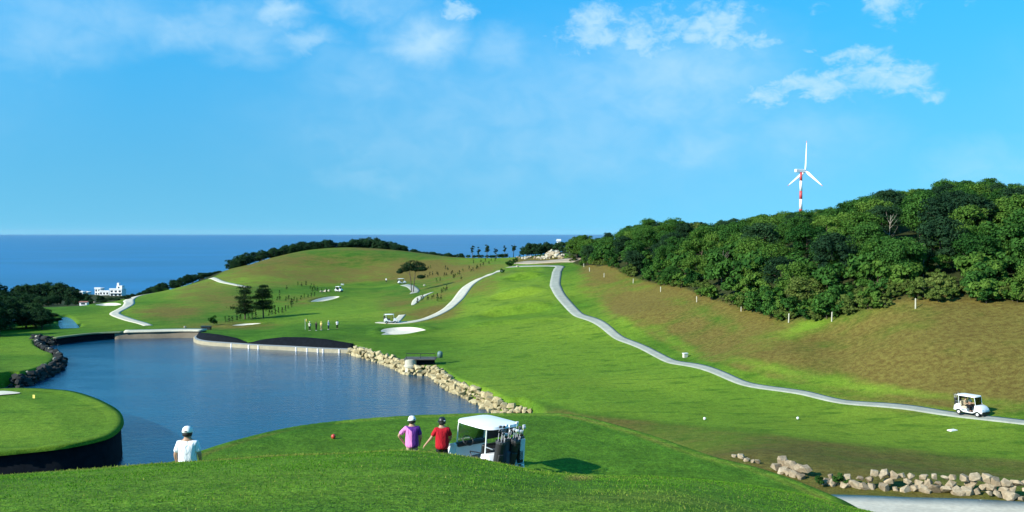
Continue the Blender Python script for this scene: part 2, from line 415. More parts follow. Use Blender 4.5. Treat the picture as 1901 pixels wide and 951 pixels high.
def ground_material():
    m, t, p, o = new_mat('turf')
    at = t.n('ShaderNodeAttribute', attribute_name='zone')
    sep = t.n('ShaderNodeSeparateColor'); t.l(at.outputs['Color'], sep.inputs[0])
    dry, mow, earth = sep.outputs
    geo = t.n('ShaderNodeNewGeometry'); pos = geo.outputs['Position']
    n0 = t.noise(pos, .035, 3.0, .55); n1 = t.noise(pos, .22, 4.0, .6); n2 = t.noise(pos, 1.6, 4.0, .65); n3 = t.noise(pos, 9.0, 3.0, .7); n4 = t.noise(pos, 38.0, 2.0, .7)
    # grass kinds: deep rough, mown fairway, parched slope, bare earth
    g = t.mix(t.smooth(n1, .3, .7), GR_DARK, GR_MID)
    g = t.mix(t.math('MULTIPLY', mow, t.smooth(n0, .2, .75, .7, 1.1), clamp=True), g, GR_LIGHT)
    n5 = t.noise(pos, .018, 3.0, .6, .6); n6 = t.noise(t.vmath('MULTIPLY', pos, (.5, 1.0, 1.0)), .55, 3.0, .6)
    g = t.mix(t.math('MULTIPLY', t.smooth(n5, .42, .68), .55), g, GR_YELLOW)
    g = t.mix(t.math('MULTIPLY', t.smooth(n6, .50, .70), .6), g, GR_DARK)
    dm = t.math('ADD', dry, t.math('MULTIPLY', t.math('SUBTRACT', n1, .5), .95))
    dm = t.math('ADD', dm, t.math('MULTIPLY', t.math('SUBTRACT', n0, .5), .95))
    dm = t.math('ADD', dm, t.math('MULTIPLY', t.math('SUBTRACT', n2, .5), .35))
    dm = t.math('MULTIPLY', t.smooth(dm, .12, .74), t.smooth(dry, .04, .3))
    br = t.mix(t.smooth(n2, .3, .7), BROWN_A, BROWN_B)
    c = t.mix(t.math('MULTIPLY', dm, .92), g, br)
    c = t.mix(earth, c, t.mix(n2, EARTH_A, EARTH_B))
    var = t.math('MULTIPLY', t.smooth(n2, .28, .72, .83, 1.18), t.smooth(n3, .3, .7, .72, 1.30))
    var = t.math('MULTIPLY', var, t.smooth(n4, .3, .7, .58, 1.44))
    c = t.vmath('SCALE', c); t.l(var, c.node.inputs['Scale']); t.l(c, p.inputs['Base Color'])
    p.inputs['Roughness'].default_value = .85; p.inputs['Specular IOR Level'].default_value = .05
    b = t.n('ShaderNodeBump'); b.inputs['Strength'].default_value = .75; b.inputs['Distance'].default_value = .10
    hsum = t.math('ADD', t.math('MULTIPLY', n2, 1.2), t.math('ADD', t.math('MULTIPLY', n3, .5), t.math('MULTIPLY', n4, .22)))
    t.l(hsum, b.inputs['Height']); t.l(b.outputs[0], p.inputs['Normal'])
    return m
GR_YELLOW = (.180, .250, .022, 1)
GR_DARK = (.037, .102, .008, 1); GR_MID = (.066, .160, .012, 1); GR_LIGHT = (.142, .236, .020, 1)
BROWN_A = (.128, .082, .022, 1); BROWN_B = (.150, .118, .028, 1)
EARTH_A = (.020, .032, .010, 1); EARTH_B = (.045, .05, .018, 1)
TURF = ground_material()

def concrete(name, col, rough=.85):
    m, t, p, o = new_mat(name)
    geo = t.n('ShaderNodeNewGeometry'); pos = geo.outputs['Position']
    a = t.noise(pos, .5, 4.0, .65); b2 = t.noise(pos, 4.0, 4.0, .7)
    k = t.math('MULTIPLY', t.smooth(a, .25, .75, .84, 1.1), t.smooth(b2, .25, .75, .90, 1.08))
    c = t.vmath('SCALE', (col[0], col[1], col[2])); t.l(k, c.node.inputs['Scale']); t.l(c, p.inputs['Base Color'])
    p.inputs['Roughness'].default_value = rough; p.inputs['Specular IOR Level'].default_value = .25
    bp = t.n('ShaderNodeBump'); bp.inputs['Strength'].default_value = .3; bp.inputs['Distance'].default_value = .02
    t.l(b2, bp.inputs['Height']); t.l(bp.outputs[0], p.inputs['Normal'])
    return m
CONC = concrete('path_concrete', (.30, .31, .25)); CONC_WARM = concrete('weathered_concrete', (.50, .45, .34)); CONC_PALE = concrete('pale_concrete', (.50, .47, .36))
SAND = concrete('bunker_sand', (.66, .60, .46))

def water_material(name, deep, rough, scale, strength, dist, scale2, patch=0.0):
    m, t, p, o = new_mat(name)
    geo = t.n('ShaderNodeNewGeometry'); pos = geo.outputs['Position']
    st = t.vmath('MULTIPLY', pos, (1.0, 1.6, 1.0))
    a = t.noise(st, scale, 4.0, .65, .2); b2 = t.noise(st, scale2, 3.0, .6, .3)
    big = t.noise(t.vmath('MULTIPLY', pos, (1.0, 2.2, 1.0)), scale * .022, 3.0, .55, .4)
    h = t.math('ADD', t.math('MULTIPLY', a, .6), b2)
    bp = t.n('ShaderNodeBump'); bp.inputs['Distance'].default_value = dist
    t.l(t.smooth(big, .35, .62, strength * .5, strength), bp.inputs['Strength']) if patch else setattr(bp.inputs['Strength'], 'default_value', strength)
    t.l(h, bp.inputs['Height']); t.l(bp.outputs[0], p.inputs['Normal'])
    k = t.smooth(big, .3, .7, .8, 1.25)
    c = t.vmath('SCALE', deep); t.l(k, c.node.inputs['Scale']); t.l(c, p.inputs['Base Color'])
    p.inputs['Roughness'].default_value = rough; p.inputs['IOR'].default_value = 1.33
    return m
LAKE_M = water_material('lake_water', (.004, .050, .100), .10, 2.8, .7, .15, .8, 1); LAKE_M.node_tree.nodes['Principled BSDF'].inputs['IOR'].default_value = 1.42
SEA_M = water_material('sea_water', (.006, .085, .22), .28, .06, .8, 1.2, .015)

SAND_PX = [[(707, 616), (714, 611.5), (740, 608.5), (768, 608.5), (790, 613.5), (775, 617), (752, 621.5), (725, 623), (708, 622), (716, 618.5)],
           [(576, 561), (590, 555.5), (610, 551.5), (630, 551), (620, 555.5), (600, 560), (586, 561.5)],
           [(429, 605.5), (452, 602), (484, 600.8), (474, 603.5), (450, 605.8)],
           [(177, 566.5), (192, 564), (212, 563), (225, 565.5), (215, 568.5), (196, 569)],
           [(-60, 733), (-20, 729), (8, 727.5), (38, 731), (12, 734), (-20, 736)]]
BUNK += [catmull([hit(a, b)[:2] for a, b in q], 5, True) for q in SAND_PX]
# ------------------------------------------------------------------ the land, one sheet on a fan of sight lines (finest near the camera)
d_rows = np.concatenate([np.exp(np.linspace(math.log(2.2), math.log(12), 70))[:-1], np.exp(np.linspace(math.log(12), math.log(60), 230))[:-1],
                         np.exp(np.linspace(math.log(60), math.log(190), 320))[:-1], np.exp(np.linspace(math.log(190), math.log(480), 170))[:-1],
                         np.exp(np.linspace(math.log(480), math.log(1800), 80))])
b_cols = np.concatenate([np.linspace(-1.2, -.64, 50)[:-1], np.linspace(-.64, .64, 540), np.linspace(.64, 1.2, 50)[1:]])
BB, DD = np.meshgrid(b_cols, d_rows); X = (BB * DD).ravel(); Y = DD.ravel()
Zt = np.concatenate([H(X[i:i + 60000], Y[i:i + 60000]) for i in range(0, len(X), 60000)])
nr, nc = len(d_rows), len(b_cols)
idx = np.arange(nr * nc).reshape(nr, nc)
F = np.stack([idx[:-1, :-1], idx[:-1, 1:], idx[1:, 1:], idx[1:, :-1]], -1).reshape(-1, 4)

# kinds of grass (the grass itself differs: parched slopes, mown fairways, earth under the wood)
def zones(x, y, z):
    px, py = project(x, y, z)
    px = px + 14 * vnoise(x, y, .12, 21) * np.clip(90 / y, .2, 1.5); py = py + 6 * vnoise(x, y, .16, 22) * np.clip(90 / y, .2, 1.2)
    def blob(cx, cy, rx, ry, a=1.0, rot=0.0):
        c, s = math.cos(rot), math.sin(rot); dx, dy = px - cx, py - cy
        u = (dx * c + dy * s) / rx; v = (-dx * s + dy * c) / ry
        return a * np.exp(-(u * u + v * v))
    dry = np.zeros_like(x); mow = np.zeros_like(x); earth = np.zeros_like(x)
    farm = sstep(y, 75, 90)
    # right slope
    for a in [(1720, 690, 240, 70, 1.05, .12), (1800, 610, 190, 70, .85), (1560, 660, 170, 42, .7, .3), (1330, 570, 110, 24, .55, .5), (1180, 560, 130, 26, .75, .75), (1260, 620, 110, 20, .6, .55), (1120, 510, 60, 26, .85, .6), (1420, 645, 150, 34, .6, .3), (1650, 575, 60, 26, .6), (1380, 575, 60, 20, .45), (1880, 720, 90, 40, .7), (2100, 660, 220, 120, 1)]:
        dry = np.maximum(dry, blob(*a) * farm)
    # knoll behind the green
    for a in [(480, 508, 130, 26, .62, -.25), (640, 495, 190, 30, .62), (800, 500, 150, 28, .75), (860, 486, 120, 18, .55), (560, 490, 120, 26, .55), (400, 560, 110, 28, .55, .1), (330, 580, 90, 20, .6), (430, 605, 110, 8, .6), (560, 560, 70, 20, .45), (760, 575, 60, 30, .55), (800, 582, 60, 22, .75), (730, 555, 50, 16, .4), (700, 520, 60, 12, .3), (820, 560, 40, 40, .5), (1000, 484, 60, 7, 1.1)]:
        dry = np.maximum(dry, blob(*a) * farm)
    # rough bank above the stone wall
    bank = sstep(py, np.interp(px, [900, 1000, 1070, 1400, 1660, 1901, 2200], [715, 735, 760, 796, 822, 848, 880]) - 4, np.interp(px, [900, 1000, 1070, 1400, 1660, 1901, 2200], [715, 735, 760, 796, 822, 848, 880]) + 14) * ((y > 42) & (x > 1)) * sstep(px, 940, 1080)
    dry = np.maximum(dry, bank * (.50 + .15 * vnoise(x, y, .3, 31)))
    # mown ground
    fair = sstep(px, 760, 900) * (1 - sstep(px, np.interp(py, [500, 545, 585, 625, 670, 707, 757, 785], [1010, 1020, 1075, 1145, 1255, 1395, 1690, 1890]) - 12, np.interp(py, [500, 545, 585, 625, 670, 707, 757, 785], [1010, 1020, 1075, 1145, 1255, 1395, 1690, 1890]) + 4)) * (1 - bank) * sstep(y, 60, 80)
    mow = np.maximum(mow, fair * .62)
    for a in [(1250, 720, 260, 34, 1.0, .15), (1000, 650, 180, 22, .85), (960, 600, 80, 10, .75), (1600, 770, 260, 24, .95, .12), (960, 525, 60, 5, .8), (980, 505, 50, 4, .7), (1000, 545, 60, 6, .7), (950, 575, 80, 8, .7),
              (620, 580, 120, 22, .9), (560, 562, 80, 16, .6), (200, 595, 70, 14, .7), (240, 575, 60, 10, .7), (60, 640, 90, 20, .7), (40, 680, 70, 14, .7), (440, 520, 60, 14, .9, -.2), (1500, 605, 120, 16, 1.0, -.35), (1260, 640, 60, 12, .7, .5), (1150, 590, 60, 12, .6, .6), (1640, 720, 260, 16, .9, .1), (1450, 690, 110, 14, .9, .25), (350, 550, 60, 20, .5)]:
        mow = np.maximum(mow, blob(*a) * farm)
    mow *= 1 - bank; earth = np.maximum(earth, .22 * bank)
    # round green: collar darker, putting surface lighter
    mg = (y < 125) & (y > 60) & (x < -25)
    if mg.any():
        s = -sdist(x[mg], y[mg], green_full); mow[mg] = .30 + .40 * sstep(s, 4.5, 5.5); dry[mg] *= .2
    tee = (y < 45) & (y > 20.5)
    if tee.any():
        s = -sdist(x[tee], y[tee], tee_poly); mow[tee] = np.maximum(mow[tee] * .3, .02 + .16 * sstep(s, .6, 1.4)); dry[tee] = np.maximum(dry[tee], (.32 + .18 * (x[tee] > 2)) * np.exp(-((s - .35) / .28) ** 2)); xl, yl = x[tee], y[tee]; dry[tee] = np.maximum(dry[tee], (.36) * np.exp(-((xl - (-4.0 + (yl - 27.5) * .30)) / .16) ** 2) * (yl > 27) * (yl < 35))
    fg = y <= 24
    mow[fg] = .34 + .30 * vnoise(x[fg], y[fg], .5, 41) + .18 * vnoise(x[fg], y[fg], 1.6, 42)
    mow[tee] = np.maximum(mow[tee], .95 * np.exp(-((-sdist(x[tee], y[tee], tee_poly) - .25) / .30) ** 2) * (x[tee] > -7))
    cl = np.interp(px, _pp, _dc)
    mow[fg] = np.clip(np.maximum(mow[fg] + .12, 1.0 * np.exp(-((y[fg] - cl[fg]) / .8) ** 2)), 0, 1)
    dry[fg] = np.maximum(dry[fg], np.clip(.10 + .40 * vnoise(x[fg], y[fg], .9, 71), 0, .4))
    dry[fg] = np.maximum(dry[fg], .62 * np.exp(-((y[fg] - cl[fg]) / .55) ** 2))
    dry[fg] = np.maximum(dry[fg], .8 * np.exp(-((px[fg] - 1080) / 34) ** 2 - ((py[fg] - 886) / 5) ** 2))
    rs = farm * sstep(px, np.interp(py, [480, 500, 545, 585, 625, 670, 707, 757, 785, 830], [1030, 1052, 1040, 1095, 1165, 1275, 1420, 1720, 1915, 2200]), np.interp(py, [480, 500, 545, 585, 625, 670, 707, 757, 785, 830], [1030, 1052, 1040, 1095, 1165, 1275, 1420, 1720, 1915, 2200]) + 60) * (py < 790) * (y > 75)
    dry = np.maximum(dry, rs * (.75 + .26 * vnoise(x, y, .07, 61)))
    kn = sstep(y, 205, 240) * (1 - sstep(px, 900, 950)) * sstep(px, 280, 360) * (1 - sstep(py, 535, 600)) * (1 - blob(620, 556, 110, 26)) * (1 - blob(560, 562, 90, 20)) * (1 - blob(690, 532, 70, 9))
    dry = np.maximum(dry, kn * (.54 + .26 * vnoise(x, y, .05, 62)))
    for a in [(1490, 692, 170, 15, .9, .18), (1660, 728, 260, 13, .9, .12), (1500, 604, 120, 20, .9, -.35), (1270, 642, 80, 13, .8, .5), (1150, 595, 70, 14, .8, .6), (1330, 590, 90, 14, .5, .4), (440, 524, 80, 16, .8, -.1), (640, 470, 160, 8, .6), (640, 492, 60, 9, .7), (900, 482, 60, 6, .6), (560, 535, 60, 7, .7)]: dry *= 1 - .72 * np.where(farm > .5, blob(*a), 0)
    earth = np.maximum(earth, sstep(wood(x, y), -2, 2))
    return np.stack([np.clip(dry, 0, 1.2), np.clip(mow, 0, 1), np.clip(earth, 0, 1), np.ones_like(x)], -1)
tree_edge = np.array([(1040, 480, 340), (1060, 487, 290), (1110, 497, 245), (1160, 508, 215), (1230, 527, 188), (1300, 547, 165), (1380, 571, 146), (1450, 590, 132), (1550, 587, 125), (1620, 561, 121), (1700, 549, 119), (1800, 551, 116), (1901, 558, 111), (2150, 575, 98)], float)
_eb = (tree_edge[:, 0] - CX) / FPX
def wood(x, y):
    """metres behind the edge of the wood on the right hill (negative in front)"""
    b = x / y; d = np.interp(b, _eb, tree_edge[:, 2]); v = y - d
    v = np.where(b < _eb[0], -20.0, v)
    left = np.minimum(np.minimum((y - 262), (-.16 - b) * y * .8) , 1e9)       # slope to the sea on the left
    back = np.where(y > 455, y - 455, -1e3)
    return np.maximum(np.maximum(v, back), np.where(b < -.31, y - np.interp(b, [-.56, -.47, -.43, -.38, -.33, -.31], [275, 262, 300, 335, 352, 375]), -1e3))
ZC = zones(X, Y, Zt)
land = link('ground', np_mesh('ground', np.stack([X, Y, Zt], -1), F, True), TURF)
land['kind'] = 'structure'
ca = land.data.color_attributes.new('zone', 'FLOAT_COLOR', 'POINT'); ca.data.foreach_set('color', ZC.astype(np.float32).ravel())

# ------------------------------------------------------------------ water
def flat_poly(name, pts, z, mat, kind='structure'):
    bm = bmesh.new(); vs = [bm.verts.new((p[0], p[1], z)) for p in pts]; bm.faces.new(vs)
    bmesh.ops.triangulate(bm, faces=bm.faces[:])
    me = bm_mesh(name, bm); me.materials.append(mat)
    for f in me.polygons:
        if f.normal.z < 0: me.flip_normals(); break
    o = link(name, me); o['kind'] = kind; return o
lk = flat_poly('lake', np.array([(-110, 50), (14, 50), (14, 110), (-10, 160), (-40, 186), (-95, 186), (-110, 120)]), CAM_Z + LAKE_Z, LAKE_M)
st = flat_poly('stream', [(-127, 196), (-94, 196), (-94, 240), (-127, 240)], CAM_Z - 21.0, LAKE_M)
sea = flat_poly('sea', [(-45000, 300), (45000, 300), (45000, 48000), (-45000, 48000)], 0.0, SEA_M)

# ------------------------------------------------------------------ paths and sand
def ribbon(name, px_pts, width, mat, lift=.07, n=10, thick=.12, widths=None, pts=None, smooth_from=None):
    pts = [hit(a, b)[:2] for a, b in px_pts] if pts is None else pts
    if smooth_from is not None:
        for _ in range(2): pts = [p if i <= smooth_from or i == len(pts) - 1 else (pts[i - 1] + 2 * p + pts[i + 1]) / 4 for i, p in enumerate(pts)]
    c = catmull(pts, n); tn = np.gradient(c, axis=0); tn /= np.linalg.norm(tn, axis=1)[:, None] + 1e-9
    nm = np.stack([-tn[:, 1], tn[:, 0]], -1)
    w = np.full(len(c), width) if widths is None else np.interp(np.linspace(0, 1, len(c)), np.linspace(0, 1, len(widths)), widths)
    cols = []; K = 5
    for k in range(K):
        q = c + nm * ((k / (K - 1) - .5) * w)[:, None]
        zz = H(q[:, 0], q[:, 1]) + lift
        cols.append(np.c_[q, zz])
    lo = np.c_[cols[0][:, :2], cols[0][:, 2] - thick - lift]; hi = np.c_[cols[-1][:, :2], cols[-1][:, 2] - thick - lift]
    cols = [lo] + cols + [hi]
    V = np.stack(cols, 1); n0, n1 = V.shape[:2]; ii = np.arange(n0 * n1).reshape(n0, n1)
    Fc = np.stack([ii[:-1, :-1], ii[:-1, 1:], ii[1:, 1:], ii[1:, :-1]], -1).reshape(-1, 4)
    o = link(name, np_mesh(name, V.reshape(-1, 3), Fc), mat); o['kind'] = 'structure'; return o, c
path_r, path_r_c = ribbon('cart_path', [(944, 496), (985, 494.3), (1022, 494), (1039, 495.5), (1036, 501), (1030, 508), (1036, 515), (1031, 522), (1025, 531.5), (1035, 542), (1050, 563), (1084, 592), (1135, 620), (1185, 641), (1236, 662), (1298, 690), (1363, 711), (1458, 727), (1553, 741), (1648, 754.5), (1743, 766.5), (1820, 775.5), (1901, 785), (2050, 804)], 3.0, CONC, widths=[2, 2, 2.4, 2.8, 2.8, 2.6, 2.6, 2.6, 2.6, 2.4, 2.2, 1.9, 1.6, 1.5, 1.45, 1.4, 1.4, 1.4, 1.45, 1.5, 1.55, 1.55, 1.55, 1.55], smooth_from=4)
ribbon('cart_path', [(700, 599), (735, 600), (770, 597), (800, 589), (830, 574), (846, 560), (858, 545), (872, 529), (890, 518), (910, 510), (930, 502)], 2.8, CONC_PALE, widths=[1.6, 3.6, 2.2, 2.4, 2.8, 3.2, 3.2, 3.0, 2.6])
ribbon('cart_path', [(766, 567), (775, 557), (786, 549), (802, 543)], 3.0, CONC_PALE, widths=[.6, 2.6, 3.0, 1.0])
ribbon('cart_path', [(733, 600), (741, 592), (747, 585)], 1.6, CONC_PALE)
ribbon('cart_path', [(750, 529), (762, 532), (771, 540), (768, 545)], 2.6, CONC)
ribbon('cart_path', [(276, 605), (262, 600), (240, 594), (218, 586), (214, 581), (230, 572), (240, 564), (240, 557), (256, 550), (280, 544.5)], 2.0, CONC_PALE, widths=[1.8, 2.2, 2.6, 2.6, 2.2, 2.6, 3.2, 3.0, 2.4])
ribbon('cart_path', [(392, 516.5), (410, 523), (432, 528), (462, 534)], 2.0, CONC_PALE)
ribbon('service_path', None, 6.0, concrete('service_concrete', (.54, .49, .38)), pts=[(8, 47.5), (15.5, 45.4), (21, 44.4), (27, 43.4), (34, 42)], widths=[5.2, 5.2, 5.2, 5.4])
ribbon('gravel_road', [(962, 487.5), (990, 487.5), (1020, 485.5), (1050, 483.5), (1075, 483)], 5.0, concrete('gravel_earth', (.34, .28, .20)))

def sand(pts):
    c = pts.mean(0); rings = [1.0, .93, .86, .7, .5, .28]
    V = []; 
    for r in rings:
        q = c + (pts - c) * r; V.append(np.c_[q, H(q[:, 0], q[:, 1]) + .10 + .05 * (1 - r)])
    V = np.stack(V); k = len(pts); ii = np.arange(len(rings) * k).reshape(len(rings), k)
    Fq = np.stack([ii[:-1], np.roll(ii[:-1], -1, 1), np.roll(ii[1:], -1, 1), ii[1:]], -1).reshape(-1, 4)
    V = V.reshape(-1, 3); cc = np.array([[c[0], c[1], h1(*c) + .15]]); V = np.vstack([V, cc])
    tri = [(int(a), int(b), len(V) - 1, len(V) - 1) for a, b in zip(ii[-1], np.roll(ii[-1], -1))]
    bm = bmesh.new(); vv = [bm.verts.new(v) for v in V]
    for f in Fq: bm.faces.new([vv[i] for i in f])
    for a, b, d, e in tri: bm.faces.new([vv[a], vv[b], vv[d]])
    o = link('sand_bunker', bm_mesh('sand_bunker', bm, True), SAND); o['kind'] = 'structure'; return o
for q in BUNK: sand(q)

# ------------------------------------------------------------------ more materials
STONE = None
def stone_material(name, a, b, rough=.9):
    m, t, p, o = new_mat(name)
    oi = t.n('ShaderNodeObjectInfo'); geo = t.n('ShaderNodeNewGeometry'); pos = geo.outputs['Position']
    n = t.noise(pos, 5.0, 5.0, .65); n2 = t.noise(pos, 30.0, 3.0, .7)
    c = t.mix(t.math('MULTIPLY', t.math('ADD', oi.outputs['Random'], t.math('MULTIPLY', n, .8)), .6, clamp=True), (*a, 1), (*b, 1))
    c = t.vmath('SCALE', c); t.l(t.math('MULTIPLY', t.smooth(n2, .3, .7, .82, 1.12), t.smooth(n, .3, .75, .8, 1.15)), c.node.inputs['Scale'])
    t.l(c, p.inputs['Base Color']); p.inputs['Roughness'].default_value = rough; p.inputs['Specular IOR Level'].default_value = .2
    bp = t.n('ShaderNodeBump'); bp.inputs['Strength'].default_value = .5; bp.inputs['Distance'].default_value = .03
    t.l(n2, bp.inputs['Height']); t.l(bp.outputs[0], p.inputs['Normal']); return m
STONE_Y = stone_material('cream_stone', (.24, .18, .08), (.56, .47, .27))
STONE_B = stone_material('buff_stone', (.19, .14, .085), (.44, .36, .24))
STONE_D = stone_material('dark_rubble', (.014, .016, .015), (.050, .050, .045))
STONE_W = stone_material('white_boulder', (.28, .25, .19), (.54, .49, .38))
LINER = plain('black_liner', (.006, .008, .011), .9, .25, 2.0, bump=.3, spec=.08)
DARKC = plain('dark_concrete', (.07, .07, .065), .85, .3, 1.2, bump=.3)
WHITE = plain('white_paint', (.80, .80, .78), .35, .03, 3.0)
WHITE_M = plain('white_matt', (.78, .77, .74), .7, .05, 2.0)
BLACK = plain('black_plastic', (.012, .012, .013), .45, .2, 20.0)
RUBBER = plain('tyre_rubber', (.018, .018, .018), .8, .2, 30.0)
GREYM = plain('grey_metal', (.32, .33, .34), .4, .1, 8.0, metal=.6)
RED = plain('red_paint', (.55, .03, .03), .45, .08, 2.0)
YELLOW = plain('yellow_paint', (.75, .60, .12), .5, .08, 5.0)
BARK = plain('bark', (.085, .060, .040), .95, .35, 6.0, bump=.6)
BARK_PALE = plain('pale_bark', (.30, .26, .20), .9, .25, 6.0)
BEIGE = plain('beige_vinyl', (.50, .42, .30), .6, .08, 10.0)
REDROOF = plain('terracotta', (.32, .12, .08), .8, .15, 1.0)
def glass_mat(name, tint=(.85, .9, .9), a=.12):
    m = bpy.data.materials.new(name); m.use_nodes = True; t = NT(m.node_tree)
    o = t.n('ShaderNodeOutputMaterial'); tr = t.n('ShaderNodeBsdfTransparent'); gl = t.n('ShaderNodeBsdfGlossy')
    tr.inputs[0].default_value = (*tint, 1); gl.inputs['Roughness'].default_value = .05
    fr = t.n('ShaderNodeFresnel'); fr.inputs[0].default_value = 1.5
    mx = t.n('ShaderNodeMixShader'); t.l(t.math('ADD', fr.outputs[0], a * .3), mx.inputs[0]); t.l(tr.outputs[0], mx.inputs[1]); t.l(gl.outputs[0], mx.inputs[2])
    t.l(mx.outputs[0], o.inputs[0]); return m
GLASS = glass_mat('clear_screen'); WINDOW = plain('dark_window', (.03, .045, .06), .1, .1, 4.0)
def leaf_material(name, dark, light, transl=.25, sc=.7, straw=False):
    m = bpy.data.materials.new(name); m.use_nodes = True; t = NT(m.node_tree)
    o = t.n('ShaderNodeOutputMaterial'); di = t.n('ShaderNodeBsdfDiffuse'); tl = t.n('ShaderNodeBsdfTranslucent')
    oi = t.n('ShaderNodeObjectInfo'); geo = t.n('ShaderNodeNewGeometry')
    n = t.noise(geo.outputs['Position'], sc, 2.0, .6)
    f = t.math('ADD', t.math('MULTIPLY', oi.outputs['Random'], .65), t.math('MULTIPLY', t.math('SUBTRACT', n, .5), 1.1))
    f = t.math('ADD', f, t.math('MULTIPLY', geo.outputs['Random Per Island'], .35), clamp=True)
    c = t.mix(f, (*dark, 1), (*light, 1))
    if straw: c = t.mix(t.n('ShaderNodeAttribute', attribute_name='straw').outputs['Fac'], c, (.34, .31, .085, 1))
    t.l(c, di.inputs[0])
    t.l(t.mix(1.0, c, (1.0, 1.15, .6, 1), 'MULTIPLY'), tl.inputs[0])
    mx = t.n('ShaderNodeMixShader'); mx.inputs[0].default_value = transl
    t.l(di.outputs[0], mx.inputs[1]); t.l(tl.outputs[0], mx.inputs[2]); t.l(mx.outputs[0], o.inputs[0]); return m
LEAF_A = leaf_material('leaf_deep', (.010, .048, .012), (.070, .165, .030))
LEAF_B = leaf_material('leaf_mid', (.022, .075, .012), (.125, .215, .036))
LEAF_C = leaf_material('leaf_dark', (.012, .034, .018), (.036, .080, .030))
LEAF_P = leaf_material('pine_needles', (.010, .026, .012), (.028, .055, .020), .12)
LEAF_S = leaf_material('scrub_leaf', (.045, .085, .015), (.15, .19, .045))
BLADE = leaf_material('grass_blade', (.062, .180, .014), (.20, .38, .036), .35, 1.4, True)

# ------------------------------------------------------------------ mesh builders
class MB:
    def __init__(s): s.bm = bmesh.new()
    def box(s, c, size, rot=None, bev=0.0):
        r = bmesh.ops.create_cube(s.bm, size=1.0); vs = r['verts']
        M = Matrix.Translation(c) @ (rot.to_4x4() if rot else Matrix.Identity(4)) @ Matrix.Diagonal((*size, 1))
        bmesh.ops.transform(s.bm, matrix=M, verts=vs)
        if bev:
            es = list({e for v in vs for e in v.link_edges})
            bmesh.ops.bevel(s.bm, geom=es, offset=bev, segments=2, affect='EDGES', profile=.5)
        return s
    def tube(s, pts, rad, n=8, cap=True):
        pts = [Vector(p) for p in pts]; rad = [rad] * len(pts) if np.isscalar(rad) else rad
        rings = []; up = Vector((0, 0, 1))
        for i, p in enumerate(pts):
            d = (pts[min(i + 1, len(pts) - 1)] - pts[max(i - 1, 0)]).normalized()
            a = d.cross(up if abs(d.z) < .95 else Vector((0, 1, 0))).normalized(); b = d.cross(a).normalized()
            rings.append([s.bm.verts.new(p + (a * math.cos(2 * math.pi * k / n) + b * math.sin(2 * math.pi * k / n)) * rad[i]) for k in range(n)])
        for i in range(len(pts) - 1):
            for k in range(n): s.bm.faces.new((rings[i][k], rings[i][(k + 1) % n], rings[i + 1][(k + 1) % n], rings[i + 1][k]))
        if cap:
            s.bm.faces.new(rings[0][::-1]); s.bm.faces.new(rings[-1])
        return s
    def lathe(s, prof, n=16, axis='Z', c=(0, 0, 0), closed=False):
        rings = []; c = Vector(c)
        for (r, h) in prof:
            ring = []
            for k in range(n):
                a = 2 * math.pi * k / n; q = (r * math.cos(a), r * math.sin(a))
                v = (q[0], q[1], h) if axis == 'Z' else (h, q[0], q[1]) if axis == 'X' else (q[0], h, q[1])
                ring.append(s.bm.verts.new(c + Vector(v)))
            rings.append(ring)
        m = len(rings)
        for i in range(m if closed else m - 1):
            for k in range(n):
                s.bm.faces.new((rings[i][k], rings[i][(k + 1) % n], rings[(i + 1) % m][(k + 1) % n], rings[(i + 1) % m][k]))
        if not closed:
            for rg in (rings[0], rings[-1]):
                try: s.bm.faces.new(rg)
                except ValueError: pass
        return s
    def prism(s, poly, x0, x1, bev=0.0):
        """polygon in (y, z) pushed from x0 to x1"""
        a = [s.bm.verts.new((x0, p[0], p[1])) for p in poly]; b = [s.bm.verts.new((x1, p[0], p[1])) for p in poly]
        n = len(poly); fs = [s.bm.faces.new(a), s.bm.faces.new(b[::-1])]
        for i in range(n): fs.append(s.bm.faces.new((a[i], b[i], b[(i + 1) % n], a[(i + 1) % n])))
        if bev:
            es = list({e for f in fs[:2] for e in f.edges})
            bmesh.ops.bevel(s.bm, geom=es, offset=bev, segments=2, affect='EDGES', profile=.5)
        return s
    def mesh(s, name, mat=None, smooth=False): return bm_mesh(name, s.bm, smooth, mat)
    def build(s, name, mat, parent=None, smooth=False): return link(name, s.mesh(name, mat, smooth), None, parent)
def auto_smooth(o, ang=40):
    me = o.data; bm = bmesh.new(); bm.from_mesh(me)
    for e in bm.edges:
        e.smooth = len(e.link_faces) == 2 and e.calc_face_angle(0) < R(ang)
    for f in bm.faces: f.smooth = True
    bm.to_mesh(me); bm.free(); return o

# ------------------------------------------------------------------ walls round the water
def strip_wall(name, pts, z0, z1, off0, off1, mat, parent, thick=.35, side=1):
    """upright strip along a polyline; z0, z1 numbers or arrays; off is the set-back from the line"""
    pts = np.asarray(pts); tn = np.gradient(pts, axis=0); tn /= np.linalg.norm(tn, axis=1)[:, None] + 1e-9
    nm = side * np.stack([tn[:, 1], -tn[:, 0]], -1); n = len(pts)
    z0 = np.broadcast_to(z0, n) + CAM_Z; z1 = np.broadcast_to(z1, n) + CAM_Z
    A = np.c_[pts + nm * off0, z0]; B = np.c_[pts + nm * off1, z1]; C = np.c_[pts + nm * (off1 + thick), z1]; D = np.c_[pts + nm * (off1 + thick), z0]
    V = np.stack([A, B, C, D], 1); ii = np.arange(n * 4).reshape(n, 4)
    Fc = np.vstack([np.stack([ii[:-1, k], ii[1:, k], ii[1:, k + 1], ii[:-1, k + 1]], -1) for k in range(3)])
    Fc = np.vstack([Fc, [ii[0]], [ii[-1][::-1]]])
    return link(name, np_mesh(name, V.reshape(-1, 3), Fc), mat, parent)
w_pts = catmull(shore_wall, 6); w_px = np.array([project(p[0], p[1], CAM_Z + LAKE_Z)[0] for p in w_pts])
